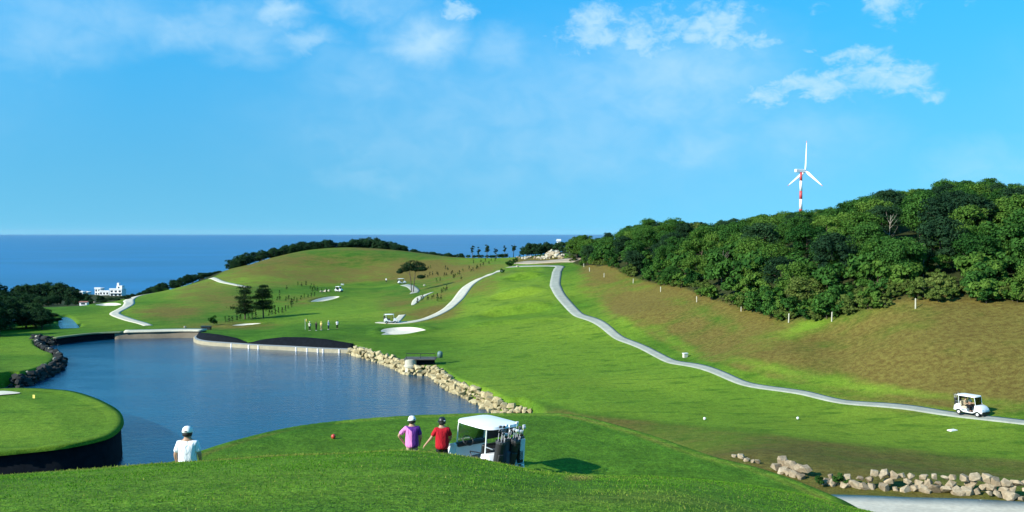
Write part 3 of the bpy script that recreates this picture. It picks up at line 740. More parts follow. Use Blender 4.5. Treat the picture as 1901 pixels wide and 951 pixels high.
rw = empty('retaining_wall', (w_pts[0][0], w_pts[0][1], CAM_Z + LAKE_Z)); rw_inv = Matrix.Translation(-rw.location)
tag(rw, 'black lined retaining wall on a cream concrete footing along the green across the lake', 'wall')
def under(o, parent):
    """parent without moving"""
    o.parent = parent; o.matrix_parent_inverse = parent.matrix_basis.inverted(); return o
SD = 1
under(strip_wall('concrete_footing', w_pts, LAKE_Z - .6, LAKE_Z + .62, -.25, -.25, concrete('footing_concrete', (.31, .27, .18)), None, .55, SD), rw)
under(strip_wall('ledge', w_pts, LAKE_Z + .62, LAKE_Z + .80, -.05, -.05, plain('grey_ledge', (.12, .14, .15), .7), None, .9, SD), rw)
top_py = np.interp(w_px, [360, 366, 400, 430, 452, 458, 480, 520, 560, 600, 640, 652], [619, 618, 622, 628, 636.5, 636.5, 631, 626.5, 627, 630.5, 637, 639])
w_d = w_pts[:, 1] + .8; w_top = -(top_py - 433) / FPX * w_d
w_top[np.arange(len(w_top)) > len(w_top) - 10] = np.maximum(w_top[np.arange(len(w_top)) > len(w_top) - 10], -19.0)
under(strip_wall('liner', w_pts, LAKE_Z + .8, w_top, .25, .7, LINER, None, .5, SD), rw)
for px in (432, 463, 484, 552, 570, 586, 596, 630):
    i = int(np.argmin(np.abs(w_px - px))); p = w_pts[i]; t = w_pts[min(i + 1, len(w_pts) - 1)] - w_pts[max(i - 1, 0)]; a = math.atan2(t[1], t[0])
    o = MB().box((0, 0, 0), (.24, .2, .66), bev=.02).build('joint_post', WHITE_M); o.location = (p[0] + .02, p[1] - .3, CAM_Z + LAKE_Z + .30); o.rotation_euler.z = a
    under(o, rw)
d_pts = catmull(shore_dam, 6); d_px = np.array([project(p[0], p[1], CAM_Z + LAKE_Z)[0] for p in d_pts])
dam = empty('dam_wall', (d_pts[0][0], d_pts[0][1], CAM_Z + LAKE_Z)); tag(dam, 'low curved concrete dam with a pale walkway at the far end of the lake', 'dam')
dt = np.interp(d_px, [100, 240, 330, 390], [-19.2, -19.15, -19.1, -19.05])
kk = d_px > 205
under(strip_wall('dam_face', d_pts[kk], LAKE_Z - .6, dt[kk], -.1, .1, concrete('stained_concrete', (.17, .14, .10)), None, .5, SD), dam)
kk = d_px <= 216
under(strip_wall('painted_shade_face', d_pts[kk], LAKE_Z - .6, dt[kk] - .004, -.08, .12, LINER, None, .46, SD), dam)  # same concrete dam; shade on its left end painted with the black liner colour
kk = d_px > 226
under(strip_wall('walkway', d_pts[kk], dt[kk] - .12, dt[kk] + .14, -.2, -.2, CONC_PALE, None, 3.0, SD), dam)
kk = d_px <= 236
under(strip_wall('crest', d_pts[kk], dt[kk] - .12, dt[kk] + .10, -.1, -.1, concrete('mossy_crest', (.16, .19, .10)), None, 1.0, SD), dam)
pm = hit(383, 612.5); o = MB().box((0, 0, .35), (1.9, .8, .7), bev=.05).box((0, 0, .72), (2.1, 1.0, .08)).build('sluice_box', BLACK); o.location = pm
tag(o, 'small black box on the end of the pale dam walkway', 'box')
# wall of the round green on the left
gp = green_poly; gi = np.arange(len(gp)); sel = gi >= 20
g_px = np.array([project(p[0], p[1], CAM_Z + GREEN_Z)[0] for p in gp])
gw = empty('green_wall', (gp[40][0], gp[40][1], CAM_Z + LAKE_Z)); tag(gw, 'tall black lined wall curving round the green on the left lake side', 'wall')
under(strip_wall('liner', gp[10:], LAKE_Z - 1.2, GREEN_Z + .02, -.25, -.05, LINER, None, .4, 1), gw)
def edge_lip(pts, z, inward, mat, name, parent, side):
    pts = np.asarray(pts); tn = np.gradient(pts, axis=0); tn /= np.linalg.norm(tn, axis=1)[:, None] + 1e-9
    nm = side * np.stack([tn[:, 1], -tn[:, 0]], -1); n = len(pts)
    cs = [np.c_[pts - nm * .34, np.full(n, z - .22 + CAM_Z)], np.c_[pts - nm * .30, np.full(n, z + .06 + CAM_Z)], np.c_[pts + nm * .3, np.full(n, z + .08 + CAM_Z)], np.c_[pts + nm * inward * .6, np.full(n, z + .06 + CAM_Z)], np.c_[pts + nm * inward, np.full(n, z + .0 + CAM_Z)]]
    V = np.stack(cs, 1); k = V.shape[1]; ii = np.arange(n * k).reshape(n, k)
    Fc = np.vstack([np.stack([ii[:-1, j], ii[1:, j], ii[1:, j + 1], ii[:-1, j + 1]], -1) for j in range(k - 1)])
    o = link(name, np_mesh(name, V.reshape(-1, 3), Fc, True), mat)
    a = o.data.color_attributes.new('zone', 'FLOAT_COLOR', 'POINT'); a.data.foreach_set('color', np.tile(np.array([.12, .30, 0, 1], np.float32), n * k))
    return under(o, parent)
edge_lip(gp[10:], GREEN_Z, 1.3, TURF, 'turf_edge', gw, 1)

# ------------------------------------------------------------------ stones
def hull_stone(seed, flat=1.0, n=16):
    r = np.random.default_rng(seed); p = r.normal(size=(n, 3)); p /= np.linalg.norm(p, axis=1)[:, None]
    p = np.sign(p) * np.abs(p) ** .7 * r.uniform(.85, 1.1, (n, 1)); p[:, 2] *= flat; p *= .5
    bm = bmesh.new(); vs = [bm.verts.new(q) for q in p]
    res = bmesh.ops.convex_hull(bm, input=vs)
    bmesh.ops.delete(bm, geom=[v for v in bm.verts if not v.link_faces], context='VERTS')
    return bm_mesh('stone', bm)
def stone_set(mat, k, seed, flat=.8):
    out = []
    for i in range(k):
        me = hull_stone(seed + i, flat); me.materials.append(mat); out.append(me)
    return out
SY, SB, SDK, SW = stone_set(STONE_Y, 8, 10), stone_set(STONE_B, 10, 40, .85), stone_set(STONE_D, 6, 70), stone_set(STONE_W, 6, 90)
def put_stone(ms, p, size, parent=None, squash=1.0):
    o = bpy.data.objects.new('stone', random.choice(ms)); COL.objects.link(o)
    o.location = p; o.rotation_euler = (random.uniform(-.35, .35), random.uniform(-.35, .35), random.uniform(0, 6.28))
    o.scale = (size * random.uniform(.85, 1.25), size * random.uniform(.8, 1.1), size * random.uniform(.75, 1.05) * squash)
    if parent is not None: under(o, parent)
    return o
def resample(c, step):
    c = np.asarray(c); s = np.r_[0, np.cumsum(np.linalg.norm(np.diff(c, axis=0), axis=1))]
    q = np.arange(0, s[-1], step); return np.stack([np.interp(q, s, c[:, 0]), np.interp(q, s, c[:, 1])], -1)
def stone_bank(pts, parent, ms, size, rows, side, z0, slope_in, rise, cap=300):
    n = 0
    tn = np.gradient(pts, axis=0); tn /= np.linalg.norm(tn, axis=1)[:, None] + 1e-9; nm = side * np.stack([tn[:, 1], -tn[:, 0]], -1)
    for i, p in enumerate(pts):
        for k in range(rows):
            if n >= cap: return n
            q = p + nm[i] * (-.5 + slope_in * k + random.uniform(-.15, .15)) + tn[i] * (random.uniform(-.25, .25) + (k % 2) * .4) * size
            put_stone(ms, (q[0], q[1], CAM_Z + z0 + rise * k + random.uniform(-.12, .12)), size * random.choice((.6, .75, .9, 1.0, 1.25)), parent); n += 1
    return n
sr_pts = resample(catmull(shore_rock, 8), .86)
rv = empty('rock_revetment', (sr_pts[40][0], sr_pts[40][1], CAM_Z + LAKE_Z)); tag(rv, 'bank of cream boulders along the right shore of the lake', 'rock wall')
print('revetment stones', stone_bank(sr_pts, rv, SY, 1.0, 3, 1, LAKE_Z + .12, .42, .52))
# short spur of boulders beside the tee
sp = empty('rock_spur', (1, 104, CAM_Z + LAKE_Z)); tag(sp, 'short spur of cream boulders ending in grass just beyond the near tee', 'rock wall')
for px in np.arange(934, 992, 3.4):
    topy = np.interp(px, [934, 955, 968, 992], [766, 762, 756, 765])
    for k in range(3):
        d = 101 + random.uniform(-.6, 1.4); y = 771 - k * (771 - topy) / 2.4
        put_stone(SY, P(px + random.uniform(-2, 2), y, d), random.uniform(.6, 1.0), sp)
pt_pts = resample(catmull(shore_point + [], 6), 1.0)
rp = empty('rubble_bank', (pt_pts[20][0], pt_pts[20][1], CAM_Z + LAKE_Z)); tag(rp, 'dark rubble bank round the grassy point at the left of the lake', 'rock wall')
stone_bank(pt_pts, rp, SDK, 1.15, 3, 1, LAKE_Z + .1, .35, .5, 240)
for i in range(0, len(pt_pts), 7):
    put_stone(SW, (pt_pts[i][0] - .9, pt_pts[i][1] + .9, CAM_Z + LAKE_Z + 1.4), .5, rp)
rb_pts = resample(catmull(shore_rubble + [shore_rubble[-1] + np.array([-2.0, 1.0])], 6), .8)
rr = empty('rubble_bank', (rb_pts[4][0], rb_pts[4][1], CAM_Z + LAKE_Z)); tag(rr, 'heap of dark rubble where the dam meets the left bank', 'rock wall')
stone_bank(rb_pts, rr, SDK, 1.1, 4, 1, LAKE_Z + .1, .5, .4, 80)
# stones round the little stream
sg = empty('stream_stones', (stream_poly[0][0], stream_poly[0][1], CAM_Z - 21)); tag(sg, 'row of pale stones edging the small stream pool below the left fairway', 'rock wall')
for i in range(0, len(stream_poly), 2):
    p = stream_poly[i] * 1.0; ctr = stream_poly.mean(0); p = p + (p - ctr) / np.linalg.norm(p - ctr) * random.uniform(.5, 1.0)
    if p[0] < ctr[0] - 3: continue
    put_stone(SW, (p[0], p[1], CAM_Z - 20.95 + random.uniform(0, .15)), random.uniform(.4, .8), sg)
# stone wall along the lower path
wall_line = [(1368, 851, 57), (1400, 862, 55), (1442, 875, 53), (1490, 892, 51), (1545, 910, 49.6), (1600, 918, 48.9), (1660, 921, 48.4), (1740, 926, 47.9), (1820, 934, 47.3), (1890, 944, 46.8), (1960, 955, 46.3)]
wl = np.array([[(a - CX) / FPX * d, d] for a, b, d in wall_line])
wr = resample(catmull(wl, 8), .50)
sw = empty('stone_wall', (wr[10][0], wr[10][1], h1(*wr[10]))); tag(sw, 'dry stone wall of buff rocks beside the pale path at lower right', 'rock wall')
nst = 0
for i, p in enumerate(wr):
    px = p[0] / p[1] * FPX + CX
    rows = 1 if px < 1436 else 2 if px < 1620 else 3
    if 1408 < px < 1438 or 1506 < px < 1524: continue
    for k in range(rows):
        s = random.choice((.4, .5, .55, .62, .7, .8)) * random.uniform(.9, 1.1) * (.75 if px < 1436 else 1)
        if k == 1 and random.random() < .12: continue
        q = p + np.array([(k % 2) * .28 + random.uniform(-.1, .1), .16 * k + random.uniform(-.06, .1)])
        put_stone(SB, (q[0], q[1], h1(q[0], q[1]) + .12 + .30 * k + random.uniform(-.05, .06)), s, sw, .95); nst += 1
print('wall stones', nst)
# pale boulders heaped beside the road on the saddle
for i in range(80):
    px = random.gauss(1024, 12) if i % 2 else random.uniform(956, 1048); hump = math.exp(-((px - 1026) / 14) ** 2)
    b = hit(px, random.uniform(479, 483)); dd = random.uniform(0, 5); x, y = b[0] * (b[1] + dd) / b[1], b[1] + dd
    s = random.uniform(.6, 1.5) + hump * random.uniform(0, 1.6)
    o = put_stone(random.choice((SW, SW, SB, SY)), (x, y, h1(x, y) + s * .2 + hump * dd * .30), s)
    o.name = 'boulder'; tag(o, 'pale boulder in the heap beside the road on the saddle', 'boulder', 'pale boulders heaped on the saddle')

# ------------------------------------------------------------------ trees
def crown_mesh(name, mat, seed, rx, rz, zc, clumps, leaves, size, shell=.55, ry=None, flat=1.0):
    r = np.random.default_rng(seed); ry = rx if ry is None else ry
    c = r.normal(size=(clumps, 3)); c /= np.linalg.norm(c, axis=1)[:, None]
    c *= (r.uniform(shell, 1.0, (clumps, 1))); c[:, 2] = np.where(c[:, 2] < -.86, -c[:, 2] * .3, c[:, 2])
    cen = c * [rx * .74, ry * .74, rz * .74] + [0, 0, zc]
    rad = r.uniform(.15, .36, clumps) * min(rx, rz * 1.2)
    P0, N0 = [], []
    for i in range(clumps):
        v = r.normal(size=(leaves, 3)); v /= np.linalg.norm(v, axis=1)[:, None]
        v[:, 2] = np.where(v[:, 2] < -.3, np.abs(v[:, 2]), v[:, 2])
        rr_ = rad[i] * r.uniform(.55, 1.08, (leaves, 1))
        P0.append(cen[i] + v * rr_ * [1, 1, .8 * flat]); N0.append(v * .75 + r.normal(size=(leaves, 3)) * .42 + [0, 0, .25])
    return leaf_quads(name, mat, np.vstack(P0), np.vstack(N0), size, r)
def leaf_quads(name, mat, p, n, size, r, stretch=1.5):
    n = n / (np.linalg.norm(n, axis=1)[:, None] + 1e-9); a = np.cross(n, r.normal(size=n.shape)); a /= np.linalg.norm(a, axis=1)[:, None] + 1e-9
    b = np.cross(n, a); s = size * r.uniform(.6, 1.3, (len(p), 1))
    V = np.stack([p - a * s * .5, p + b * s * .42 * stretch * .5, p + a * s * .5 + n * s * .1, p - b * s * .42 * stretch * .5], 1).reshape(-1, 3)
    me = np_mesh(name, V, np.arange(len(V)).reshape(-1, 4)); me.materials.append(mat); return me
def trunk_mesh(name, mat, seed, h, r0, limbs, spread, lean=.1):
    r = random.Random(seed); m = MB(); lx, ly = r.uniform(-lean, lean) * h, r.uniform(-lean, lean) * h
    pts = [(lx * t * t, ly * t * t, h * t - .25) for t in (0, .25, .5, .75, 1)]
    m.tube(pts, [r0 * 1.35, r0, r0 * .8, r0 * .6, r0 * .3], 7)
    for k in range(limbs):
        t = r.uniform(.35, .85); a = k * 2.4 + r.uniform(-.4, .4); b = Vector((lx * t * t, ly * t * t, h * t - .25)); L = spread * r.uniform(.6, 1)
        e = b + Vector((math.cos(a) * L, math.sin(a) * L, L * r.uniform(.5, .9))); mid = b.lerp(e, .5) + Vector((0, 0, -.08 * L))
        m.tube([b, mid, e], [r0 * .45, r0 * .3, r0 * .12], 5)
    return m.mesh(name, mat)
class Kind:
    def __init__(s, name, crown, trunk): s.name, s.c, s.t = name, crown, trunk
    def put(s, x, y, sc=1.0, label='', cat='tree', group=None, sz=None, z=None, rz=None):
        o = empty(s.name, (x, y, (h1(x, y) if z is None else z) - .05), random.uniform(0, 6.28) if rz is None else rz)
        o.scale = (sc, sc, sz if sz else sc)
        link('crown', s.c, None, o); link('trunk', s.t, None, o)
        tag(o, label, cat, group); return o
BROAD = []
for i, (mt, rx, rz, zc, cl) in enumerate([(LEAF_A, 4.2, 3.8, 3.7, 44), (LEAF_A, 3.7, 4.0, 3.9, 40), (LEAF_B, 4.0, 3.7, 3.5, 40), (LEAF_A, 4.6, 3.7, 3.7, 48), (LEAF_B, 3.5, 3.8, 3.6, 36), (LEAF_C, 3.9, 3.9, 3.7, 42), (LEAF_S, 3.4, 3.4, 3.3, 38)]):
    BROAD.append(Kind('broadleaf_tree', crown_mesh('crown_leaves', mt, 100 + i, rx, rz, zc, int(cl * 1.7), 130, .31), trunk_mesh('trunk_wood', BARK, 200 + i, 5.0, .17, 5, 2.0)))
DARKT = []
for i, (rx, rz, zc, cl) in enumerate([(3.9, 3.7, 3.6, 34), (4.3, 3.6, 3.4, 36), (3.5, 3.9, 3.8, 32)]):
    DARKT.append(Kind('evergreen_tree', crown_mesh('crown_leaves', LEAF_C, 130 + i, rx, rz, zc, int(cl * 1.5), 80, .46), trunk_mesh('trunk_wood', BARK, 230 + i, 5.0, .16, 4, 1.8)))
SHRUB = []
for i, (mt, rx, rz, zc) in enumerate([(LEAF_B, 1.6, 1.1, 1.0), (LEAF_S, 1.8, 1.0, .9), (LEAF_A, 1.7, 1.3, 1.2)]):
    SHRUB.append(Kind('shrub', crown_mesh('shrub_leaves', mt, 150 + i, rx, rz, zc, 16, 100, .30), trunk_mesh('stem_wood', BARK, 250 + i, 1.2, .05, 4, .7)))

# the wood on the right hill
sky_pts = np.array([(1050, 452), (1075, 430), (1100, 428), (1150, 425), (1200, 402), (1225, 398), (1270, 405), (1330, 408), (1380, 402), (1420, 392), (1480, 386), (1530, 385), (1560, 383), (1600, 358), (1660, 345), (1705, 340), (1730, 350), (1750, 330), (1800, 323), (1850, 328), (1901, 332), (2200, 330)], float)
def spot(px):
    return ['at the left end', 'left of the turbine', 'below the turbine', 'right of the turbine', 'at the right end'][int(np.searchsorted([1200, 1400, 1570, 1740], px))]
cand = []
g = 7.3
for iy in range(int(95 / g), int(330 / g)):
    for ix in range(int(5 / g), int(190 / g)):
        x = (ix + .5 * (iy % 2) + random.uniform(-.38, .38)) * g; y = (iy + random.uniform(-.38, .38)) * g
        b = x / y
        if b > .66: continue
        w = float(wood(np.array([x]), np.array([y]))[0])
        if b < .06 or w < 1.0 or y > 400: continue
        cand.append((x, y, w))
trees_in = []
for (x, y, w) in cand:
    z = h1(x, y); px, py0 = project(x, y, z)
    hmax = 7.9 if w > 14 else 4.6 + w * .22
    ty = np.interp(px, sky_pts[:, 0], sky_pts[:, 1]); zmax = CAM_Z - (ty + random.uniform(-3, 16) - 433) / FPX * y
    hgt = min(hmax * random.uniform(.72, 1.25), zmax - z)
    if hgt < 2.2: continue
    # skip trees that stand wholly below the sky line of nearer ones, on the far side of the ridge
    trees_in.append((y, x, z, hgt, w))
print('wood trees before cut', len(trees_in))
trees_in.sort()
vis = []; colmax = {}
for (y, x, z, hgt, w) in trees_in:
    px, ptop = project(x, y, z + hgt); k = int(px // 14)
    cover = min(colmax.get(k + j, 999) for j in (-1, 0, 1)) if False else np.median([colmax.get(k + j, 999) for j in (-1, 0, 1)])
    if ptop > cover + 9: continue
    vis.append((y, x, z, hgt, w))
    for j in (-1, 0, 1): colmax[k + j] = min(colmax.get(k + j, 999), ptop + 4)
print('wood trees in view', len(vis))
for n_, (y, x, z, hgt, w) in enumerate(vis):
    K = random.choice(BROAD[:6]) if w > 5 and random.random() > .1 else random.choice(BROAD[2:])
    sc = hgt / 7.6
    px = x / y * FPX + CX; _, ptop = project(x, y, z + hgt)
    on_sky = ptop < np.interp(px, sky_pts[:, 0], sky_pts[:, 1]) + 14
    if on_sky and y > 150: lab, grp = 'broadleaf tree on the skyline of the right hill wood, ' + spot(px), 'skyline trees of the right hill'
    elif w < 9: lab, grp = 'broadleaf tree at the lower front edge of the right hill wood, ' + spot(px), 'front trees of the right hill'
    else: lab, grp = 'broadleaf tree in the thick of the right hill wood, ' + spot(px), 'inner trees of the right hill'
    wide = max(sc, .62) * random.uniform(.95, 1.15)
    K.put(x, y, wide, lab, 'tree', grp, sz=sc, z=z)
# scrub along the front of the wood
for i in range(205):
    b = random.uniform(.062, .58); d = np.interp(b, _eb, tree_edge[:, 2]) + random.uniform(-2.2, 6.0) * random.uniform(.3, 1)
    x, y = b * d, d
    K = SHRUB[1] if (1560 < b * FPX + CX < 1800 and random.random() < .7) else random.choice(SHRUB)
    K.put(x, y, random.uniform(.4, .8) if i % 3 == 0 else random.uniform(.6, 1.6), ['dark', 'yellowish', 'deep green'][SHRUB.index(K)] + ' low shrub along the foot of the right hill wood, ' + spot(b * FPX + CX), 'shrub', 'shrubs at the foot of the wood')
for i in range(90):
    b = random.uniform(.09, .58); d = np.interp(b, _eb, tree_edge[:, 2]) + random.uniform(4, 24); K = random.choice((SHRUB[0], SHRUB[2]))
    K.put(b * d, d, random.uniform(1.4, 2.4), 'leafy undergrowth bush between the right hill trees, ' + spot(b * FPX + CX), 'shrub', 'undergrowth of the right hill wood')
# pale bare trees standing among the leaves
def bare_mesh(seed):
    r = random.Random(seed); m = MB(); m.tube([(0, 0, 0), (.1, 0, 2.5), (.3, .1, 5.2)], [.09, .06, .03], 5)
    for k in range(9):
        t = r.uniform(1.2, 4.8); a = r.uniform(0, 6.28); L = r.uniform(.8, 1.9)
        m.tube([(.05 * t, 0, t), (math.cos(a) * L * .6, math.sin(a) * L * .6, t + L * .5), (math.cos(a) * L, math.sin(a) * L, t + L * 1.1)], [.035, .025, .012], 4)
    return m.mesh('bare_branches', BARK_PALE)
BARE = [bare_mesh(k) for k in range(3)]
for (px, py, d) in [(1340, 505, 168), (1650, 470, 150)]:
    x = (px - CX) / FPX * d; o = link('bare_tree', BARE[len(bpy.data.objects) % 3]); o.location = (x, d, h1(x, d)); o.scale = (1, 1, 1.05)
    tag(o, 'thin pale leafless tree standing among the right hill trees', 'tree', 'bare trees in the wood')

def belt(kinds, spec, n, label, group, hvar=(.8, 1.15), cat='tree', wide=1.0):
    """trees along a belt: spec rows are (px, sky py, d near, d far)"""
    spec = np.array(spec, float)
    for i in range(n):
        px = random.uniform(spec[0, 0], spec[-1, 0]); ty = np.interp(px, spec[:, 0], spec[:, 1])
        d = random.uniform(np.interp(px, spec[:, 0], spec[:, 2]), np.interp(px, spec[:, 0], spec[:, 3])); x = (px - CX) / FPX * d
        z = h1(x, d); top = CAM_Z - (ty - 433) / FPX * d; hgt = (top - z) * random.uniform(*hvar)
        if hgt < 1.0: hgt = 1.0
        hgt = min(hgt, 12); K = random.choice(kinds); sc = hgt / 7.3; q = (px - spec[0, 0]) / (spec[-1, 0] - spec[0, 0])
        K.put(x, d, max(sc, .35) * random.uniform(.95, 1.25) * wide, label + (', left part' if q < .33 else ', middle part' if q < .67 else ', right part'), cat, group, sz=sc, z=z)
belt(DARKT, [(418, 487, 385, 400), (450, 472, 392, 412), (500, 462, 410, 428), (560, 449, 430, 448), (600, 443, 440, 455), (640, 449, 442, 458), (682, 439, 448, 462), (712, 446, 450, 465), (760, 459, 446, 462), (800, 467, 440, 455), (860, 470, 425, 440)], 115,
     'dark evergreen tree in the belt behind the crest of the knoll', 'trees behind the knoll crest')
belt(DARKT, [(966, 462, 372, 392), (985, 450, 376, 400), (1010, 449, 376, 400), (1040, 448, 372, 400), (1062, 446, 360, 400)], 22, 'dark evergreen tree behind the pale boulders on the saddle', 'trees behind the boulders')
belt(DARKT + SHRUB[2:], [(235, 548, 330, 345), (262, 541, 335, 360), (300, 524, 340, 372), (350, 508, 358, 385), (390, 505, 368, 390), (408, 502, 372, 392)], 64, 'dark tree on the seaward side of the left flank path', 'trees beyond the left flank')
belt(DARKT, [(-120, 508, 400, 430), (0, 517, 400, 430), (55, 525, 400, 440), (105, 524, 410, 450), (125, 532, 400, 450), (170, 548, 380, 430), (240, 553, 340, 400)], 44, 'dark tree on the wooded slope above the coast at left', 'trees on the left coastal slope')
belt(DARKT, [(-120, 530, 275, 380), (0, 538, 275, 380), (60, 545, 275, 380), (110, 548, 275, 370), (170, 556, 275, 350), (235, 556, 285, 340)], 60, 'dark tree in the wood just past the left fairway', 'trees past the left fairway', (.7, 1.1))
belt(DARKT, [(-110, 540, 172, 225), (-20, 542, 175, 228), (30, 550, 180, 230), (70, 566, 190, 232), (92, 580, 200, 228), (106, 594, 208, 226)], 60, 'tall shaded tree in the dark clump left of the lake', 'dark clump left of the lake', (.75, 1.1))

# pines standing alone
def pine_parts(seed, h, lay, width, base, sparse=1.0):
    r = np.random.default_rng(seed); pr = random.Random(seed); m = MB()
    m.tube([(0, 0, -.3), (.05 * h * .3, 0, h * .35), (.02 * h, .02 * h, h * .7), (0, 0, h * .97)], [.20, .16, .11, .04], 7)
    Pn, Nn = [], []
    for k in range(lay):
        t = k / (lay - 1); z = h * (base + (1 - base) * t) + (pr.uniform(-.35, .35) if 0 < k < lay - 1 else 0); L = width * (1.0 - .55 * t) * pr.uniform(.6, 1.2); nb = max(2, int(5 - 2 * t + pr.uniform(-1, 1.4)))
        for q in range(nb):
            a = q * 2 * math.pi / nb + k * 1.1 + pr.uniform(-.4, .4); l = L * pr.uniform(.65, 1.1)
            tip = Vector((math.cos(a) * l, math.sin(a) * l, z + .12 * l)); m.tube([(0, 0, z - .1), tip * .5 + Vector((0, 0, z * .5 - .05)), tip], [.05, .035, .012], 4)
            nn = int(230 * sparse * (.5 + l / width)); u = r.uniform(.30, 1.05, nn)[:, None]
            base_p = np.array([[0, 0, z]]) * (1 - u) + np.array([[tip.x, tip.y, tip.z]]) * u
            w = .30 + .36 * np.sin(np.clip(u, 0, 1) * 3.14) * l * .55
            Pn.append(base_p + r.normal(size=(nn, 3)) * np.c_[w, w, w * .42] + [0, 0, .1]); Nn.append(r.normal(size=(nn, 3)) * .6 + [0, 0, .9])
    return leaf_quads('pine_needles', LEAF_P, np.vstack(Pn), np.vstack(Nn), .34, r, 1.0), m.mesh('pine_trunk', BARK)
def place_at(px, py): return hit(px, py)
b = place_at(455, 593); c, t = pine_parts(1, 7.2, 8, 3.0, .22); Kind('pine_tree', c, t).put(b[0], b[1], .95, 'broad dark pine, left one of the pair beyond the lake', 'tree', sz=1.0)
b = place_at(489, 590); c, t = pine_parts(2, 7.6, 8, 2.5, .30, .9); Kind('pine_tree', c, t).put(b[0], b[1], .9, 'layered dark pine, right one of the pair beyond the lake', 'tree', sz=.95)
# the umbrella pine with two stems
b = place_at(766, 543); up = empty('umbrella_pine', b); tag(up, 'umbrella pine on two bare stems beside the far parked cart', 'tree')
hp = 58 / FPX * b[1]
m1 = MB().tube([(-.35, 0, -.3), (-.5, 0, hp * .35), (-.9, 0, hp * .62), (-1.2, 0, hp * .85)], [.17, .14, .1, .05], 7).tube([(-.8, 0, hp * .55), (-2.6, .3, hp * .72)], [.07, .03], 5); link('trunk', m1.mesh('trunk_wood', BARK), None, up)
m2 = MB().tube([(.15, 0, -.3), (.45, 0, hp * .3), (.8, 0, hp * .6), (.9, 0, hp * .92)], [.17, .14, .1, .05], 7).tube([(.7, 0, hp * .45), (2.2, -.2, hp * .52)], [.06, .03], 5).tube([(.85, 0, hp * .7), (3.0, .3, hp * .76)], [.06, .03], 5); link('trunk', m2.mesh('trunk_wood', BARK), None, up)
r_ = np.random.default_rng(5); Pn, Nn = [], []
for (cx, cz_, rx, rz) in [(-2.6, .72, 1.5, .5), (-1.4, .84, 1.9, .7), (.2, .93, 2.3, .75), (1.8, .86, 1.7, .7), (2.9, .76, 1.2, .5), (-.3, .78, 1.8, .6), (2.3, .50, 1.1, .4), (-3.5, .66, .9, .35), (1.2, .74, 1.6, .5)]:
    v = r_.normal(size=(420, 3)); v /= np.linalg.norm(v, axis=1)[:, None]; v *= r_.uniform(.4, 1, (420, 1)) ** .5
    Pn.append(v * [rx * 1.2, rx * 1.2, rz * 1.45] + [cx * 1.1, r_.uniform(-.8, .8), cz_ * hp]); Nn.append(v + [0, 0, .4] + r_.normal(size=v.shape) * .4)
link('crown', leaf_quads('pine_needles', LEAF_P, np.vstack(Pn), np.vstack(Nn), .42, r_), None, up)
# slender trees on the saddle
for i, (px, ty, w_, hb) in enumerate([(877, 452, 1.25, .8), (889, 456, 1.0, 1.0), (904, 449, 1.35, .9), (922, 456, 1.1, 1.1), (937, 452, .9, 1.0), (953, 449, 1.5, .9)]):
    c = crown_mesh('casuarina_leaves', LEAF_P, 330 + i, 1.15, 2.7, 3.5, 13 + 2 * (i % 3), 42, .42, .2); t = trunk_mesh('casuarina_trunk', BARK, 340 + i, 5.6, .09, 5, .9, .04)
    d = 388 + 3 * (i % 3); x = (px - CX) / FPX * d; z = h1(x, d); hgt = CAM_Z - (ty - 433) / FPX * d - z
    o = Kind('casuarina_tree', c, t).put(x, d, w_, ['leftmost', 'second from left', 'third from left', 'fourth from left', 'fifth from left', 'rightmost'][i] + ' of the slender trees against the sea on the saddle', 'tree', 'slender trees on the saddle', sz=hgt / 6.0, z=z)
    o.rotation_euler = (random.uniform(-.08, .08), random.uniform(-.1, .1), random.uniform(0, 6))
belt(DARKT + SHRUB[2:], [(866, 472, 395, 405), (905, 470, 395, 405), (965, 465, 385, 400)], 14, 'low dark bush among the slender trees on the saddle', 'bushes under the slender trees', (.6, 1.1), 'bush')

# planted saplings in rows
SAP = []
for i in range(3):
    r = np.random.default_rng(60 + i); n = 46; u = r.uniform(.2, 1, n)
    p = np.c_[r.normal(size=n) * .20 * (1.25 - u), r.normal(size=n) * .20 * (1.25 - u), u * 2.0]; 
    SAP.append(Kind('sapling', leaf_quads('sapling_leaves', LEAF_P if i < 2 else LEAF_A, p, r.normal(size=(n, 3)), .34, r), MB().tube([(0, 0, -.2), (.04, 0, 1.0), (0, 0, 1.9)], [.035, .03, .012], 5).mesh('sapling_stem', BARK)))
sap_px = {'young sapling in the planted rows on the slope above the pale path':
    [(795, 499), (799, 498), (827, 501), (831, 502), (789, 517), (794, 516), (798, 513), (803, 512), (811, 510), (813, 512), (825, 514), (829, 512), (838, 510), (840, 508), (850, 511), (853, 511), (859, 504), (871, 501), (875, 505), (878, 504), (886, 499), (892, 496), (897, 494), (893, 487), (901, 487), (908, 491), (912, 485), (919, 486), (921, 482), (879, 490), (863, 478), (870, 479), (879, 480), (810, 524), (817, 522), (842, 517), (845, 515), (856, 520), (885, 500)],
  'young sapling in the planted strip beside the forked sand path':
    [(775, 564), (782, 560), (785, 559), (794, 558), (802, 556), (813, 560), (819, 557), (820, 545), (826, 542), (829, 540), (805, 553), (812, 556), (823, 543)],
  'young sapling in the rows between the pine pair and the upper bunker':
    [(515, 559), (519, 558), (531, 560), (536, 558), (541, 563), (546, 560), (551, 563), (559, 557), (565, 555), (572, 553), (578, 552), (584, 551), (541, 572), (542, 567), (553, 531), (560, 532), (568, 531), (578, 534), (583, 535), (585, 540), (589, 541), (580, 543), (597, 544), (606, 543), (612, 543), (519, 546), (532, 538), (524, 582), (530, 580), (535, 575), (517, 583), (511, 585), (510, 577), (576, 538)],
  'young sapling at the foot of the pine pair beyond the lake':
    [(418, 600), (425, 599), (431, 598), (440, 596), (446, 594), (468, 595), (475, 593), (500, 588), (505, 586), (461, 594)]}
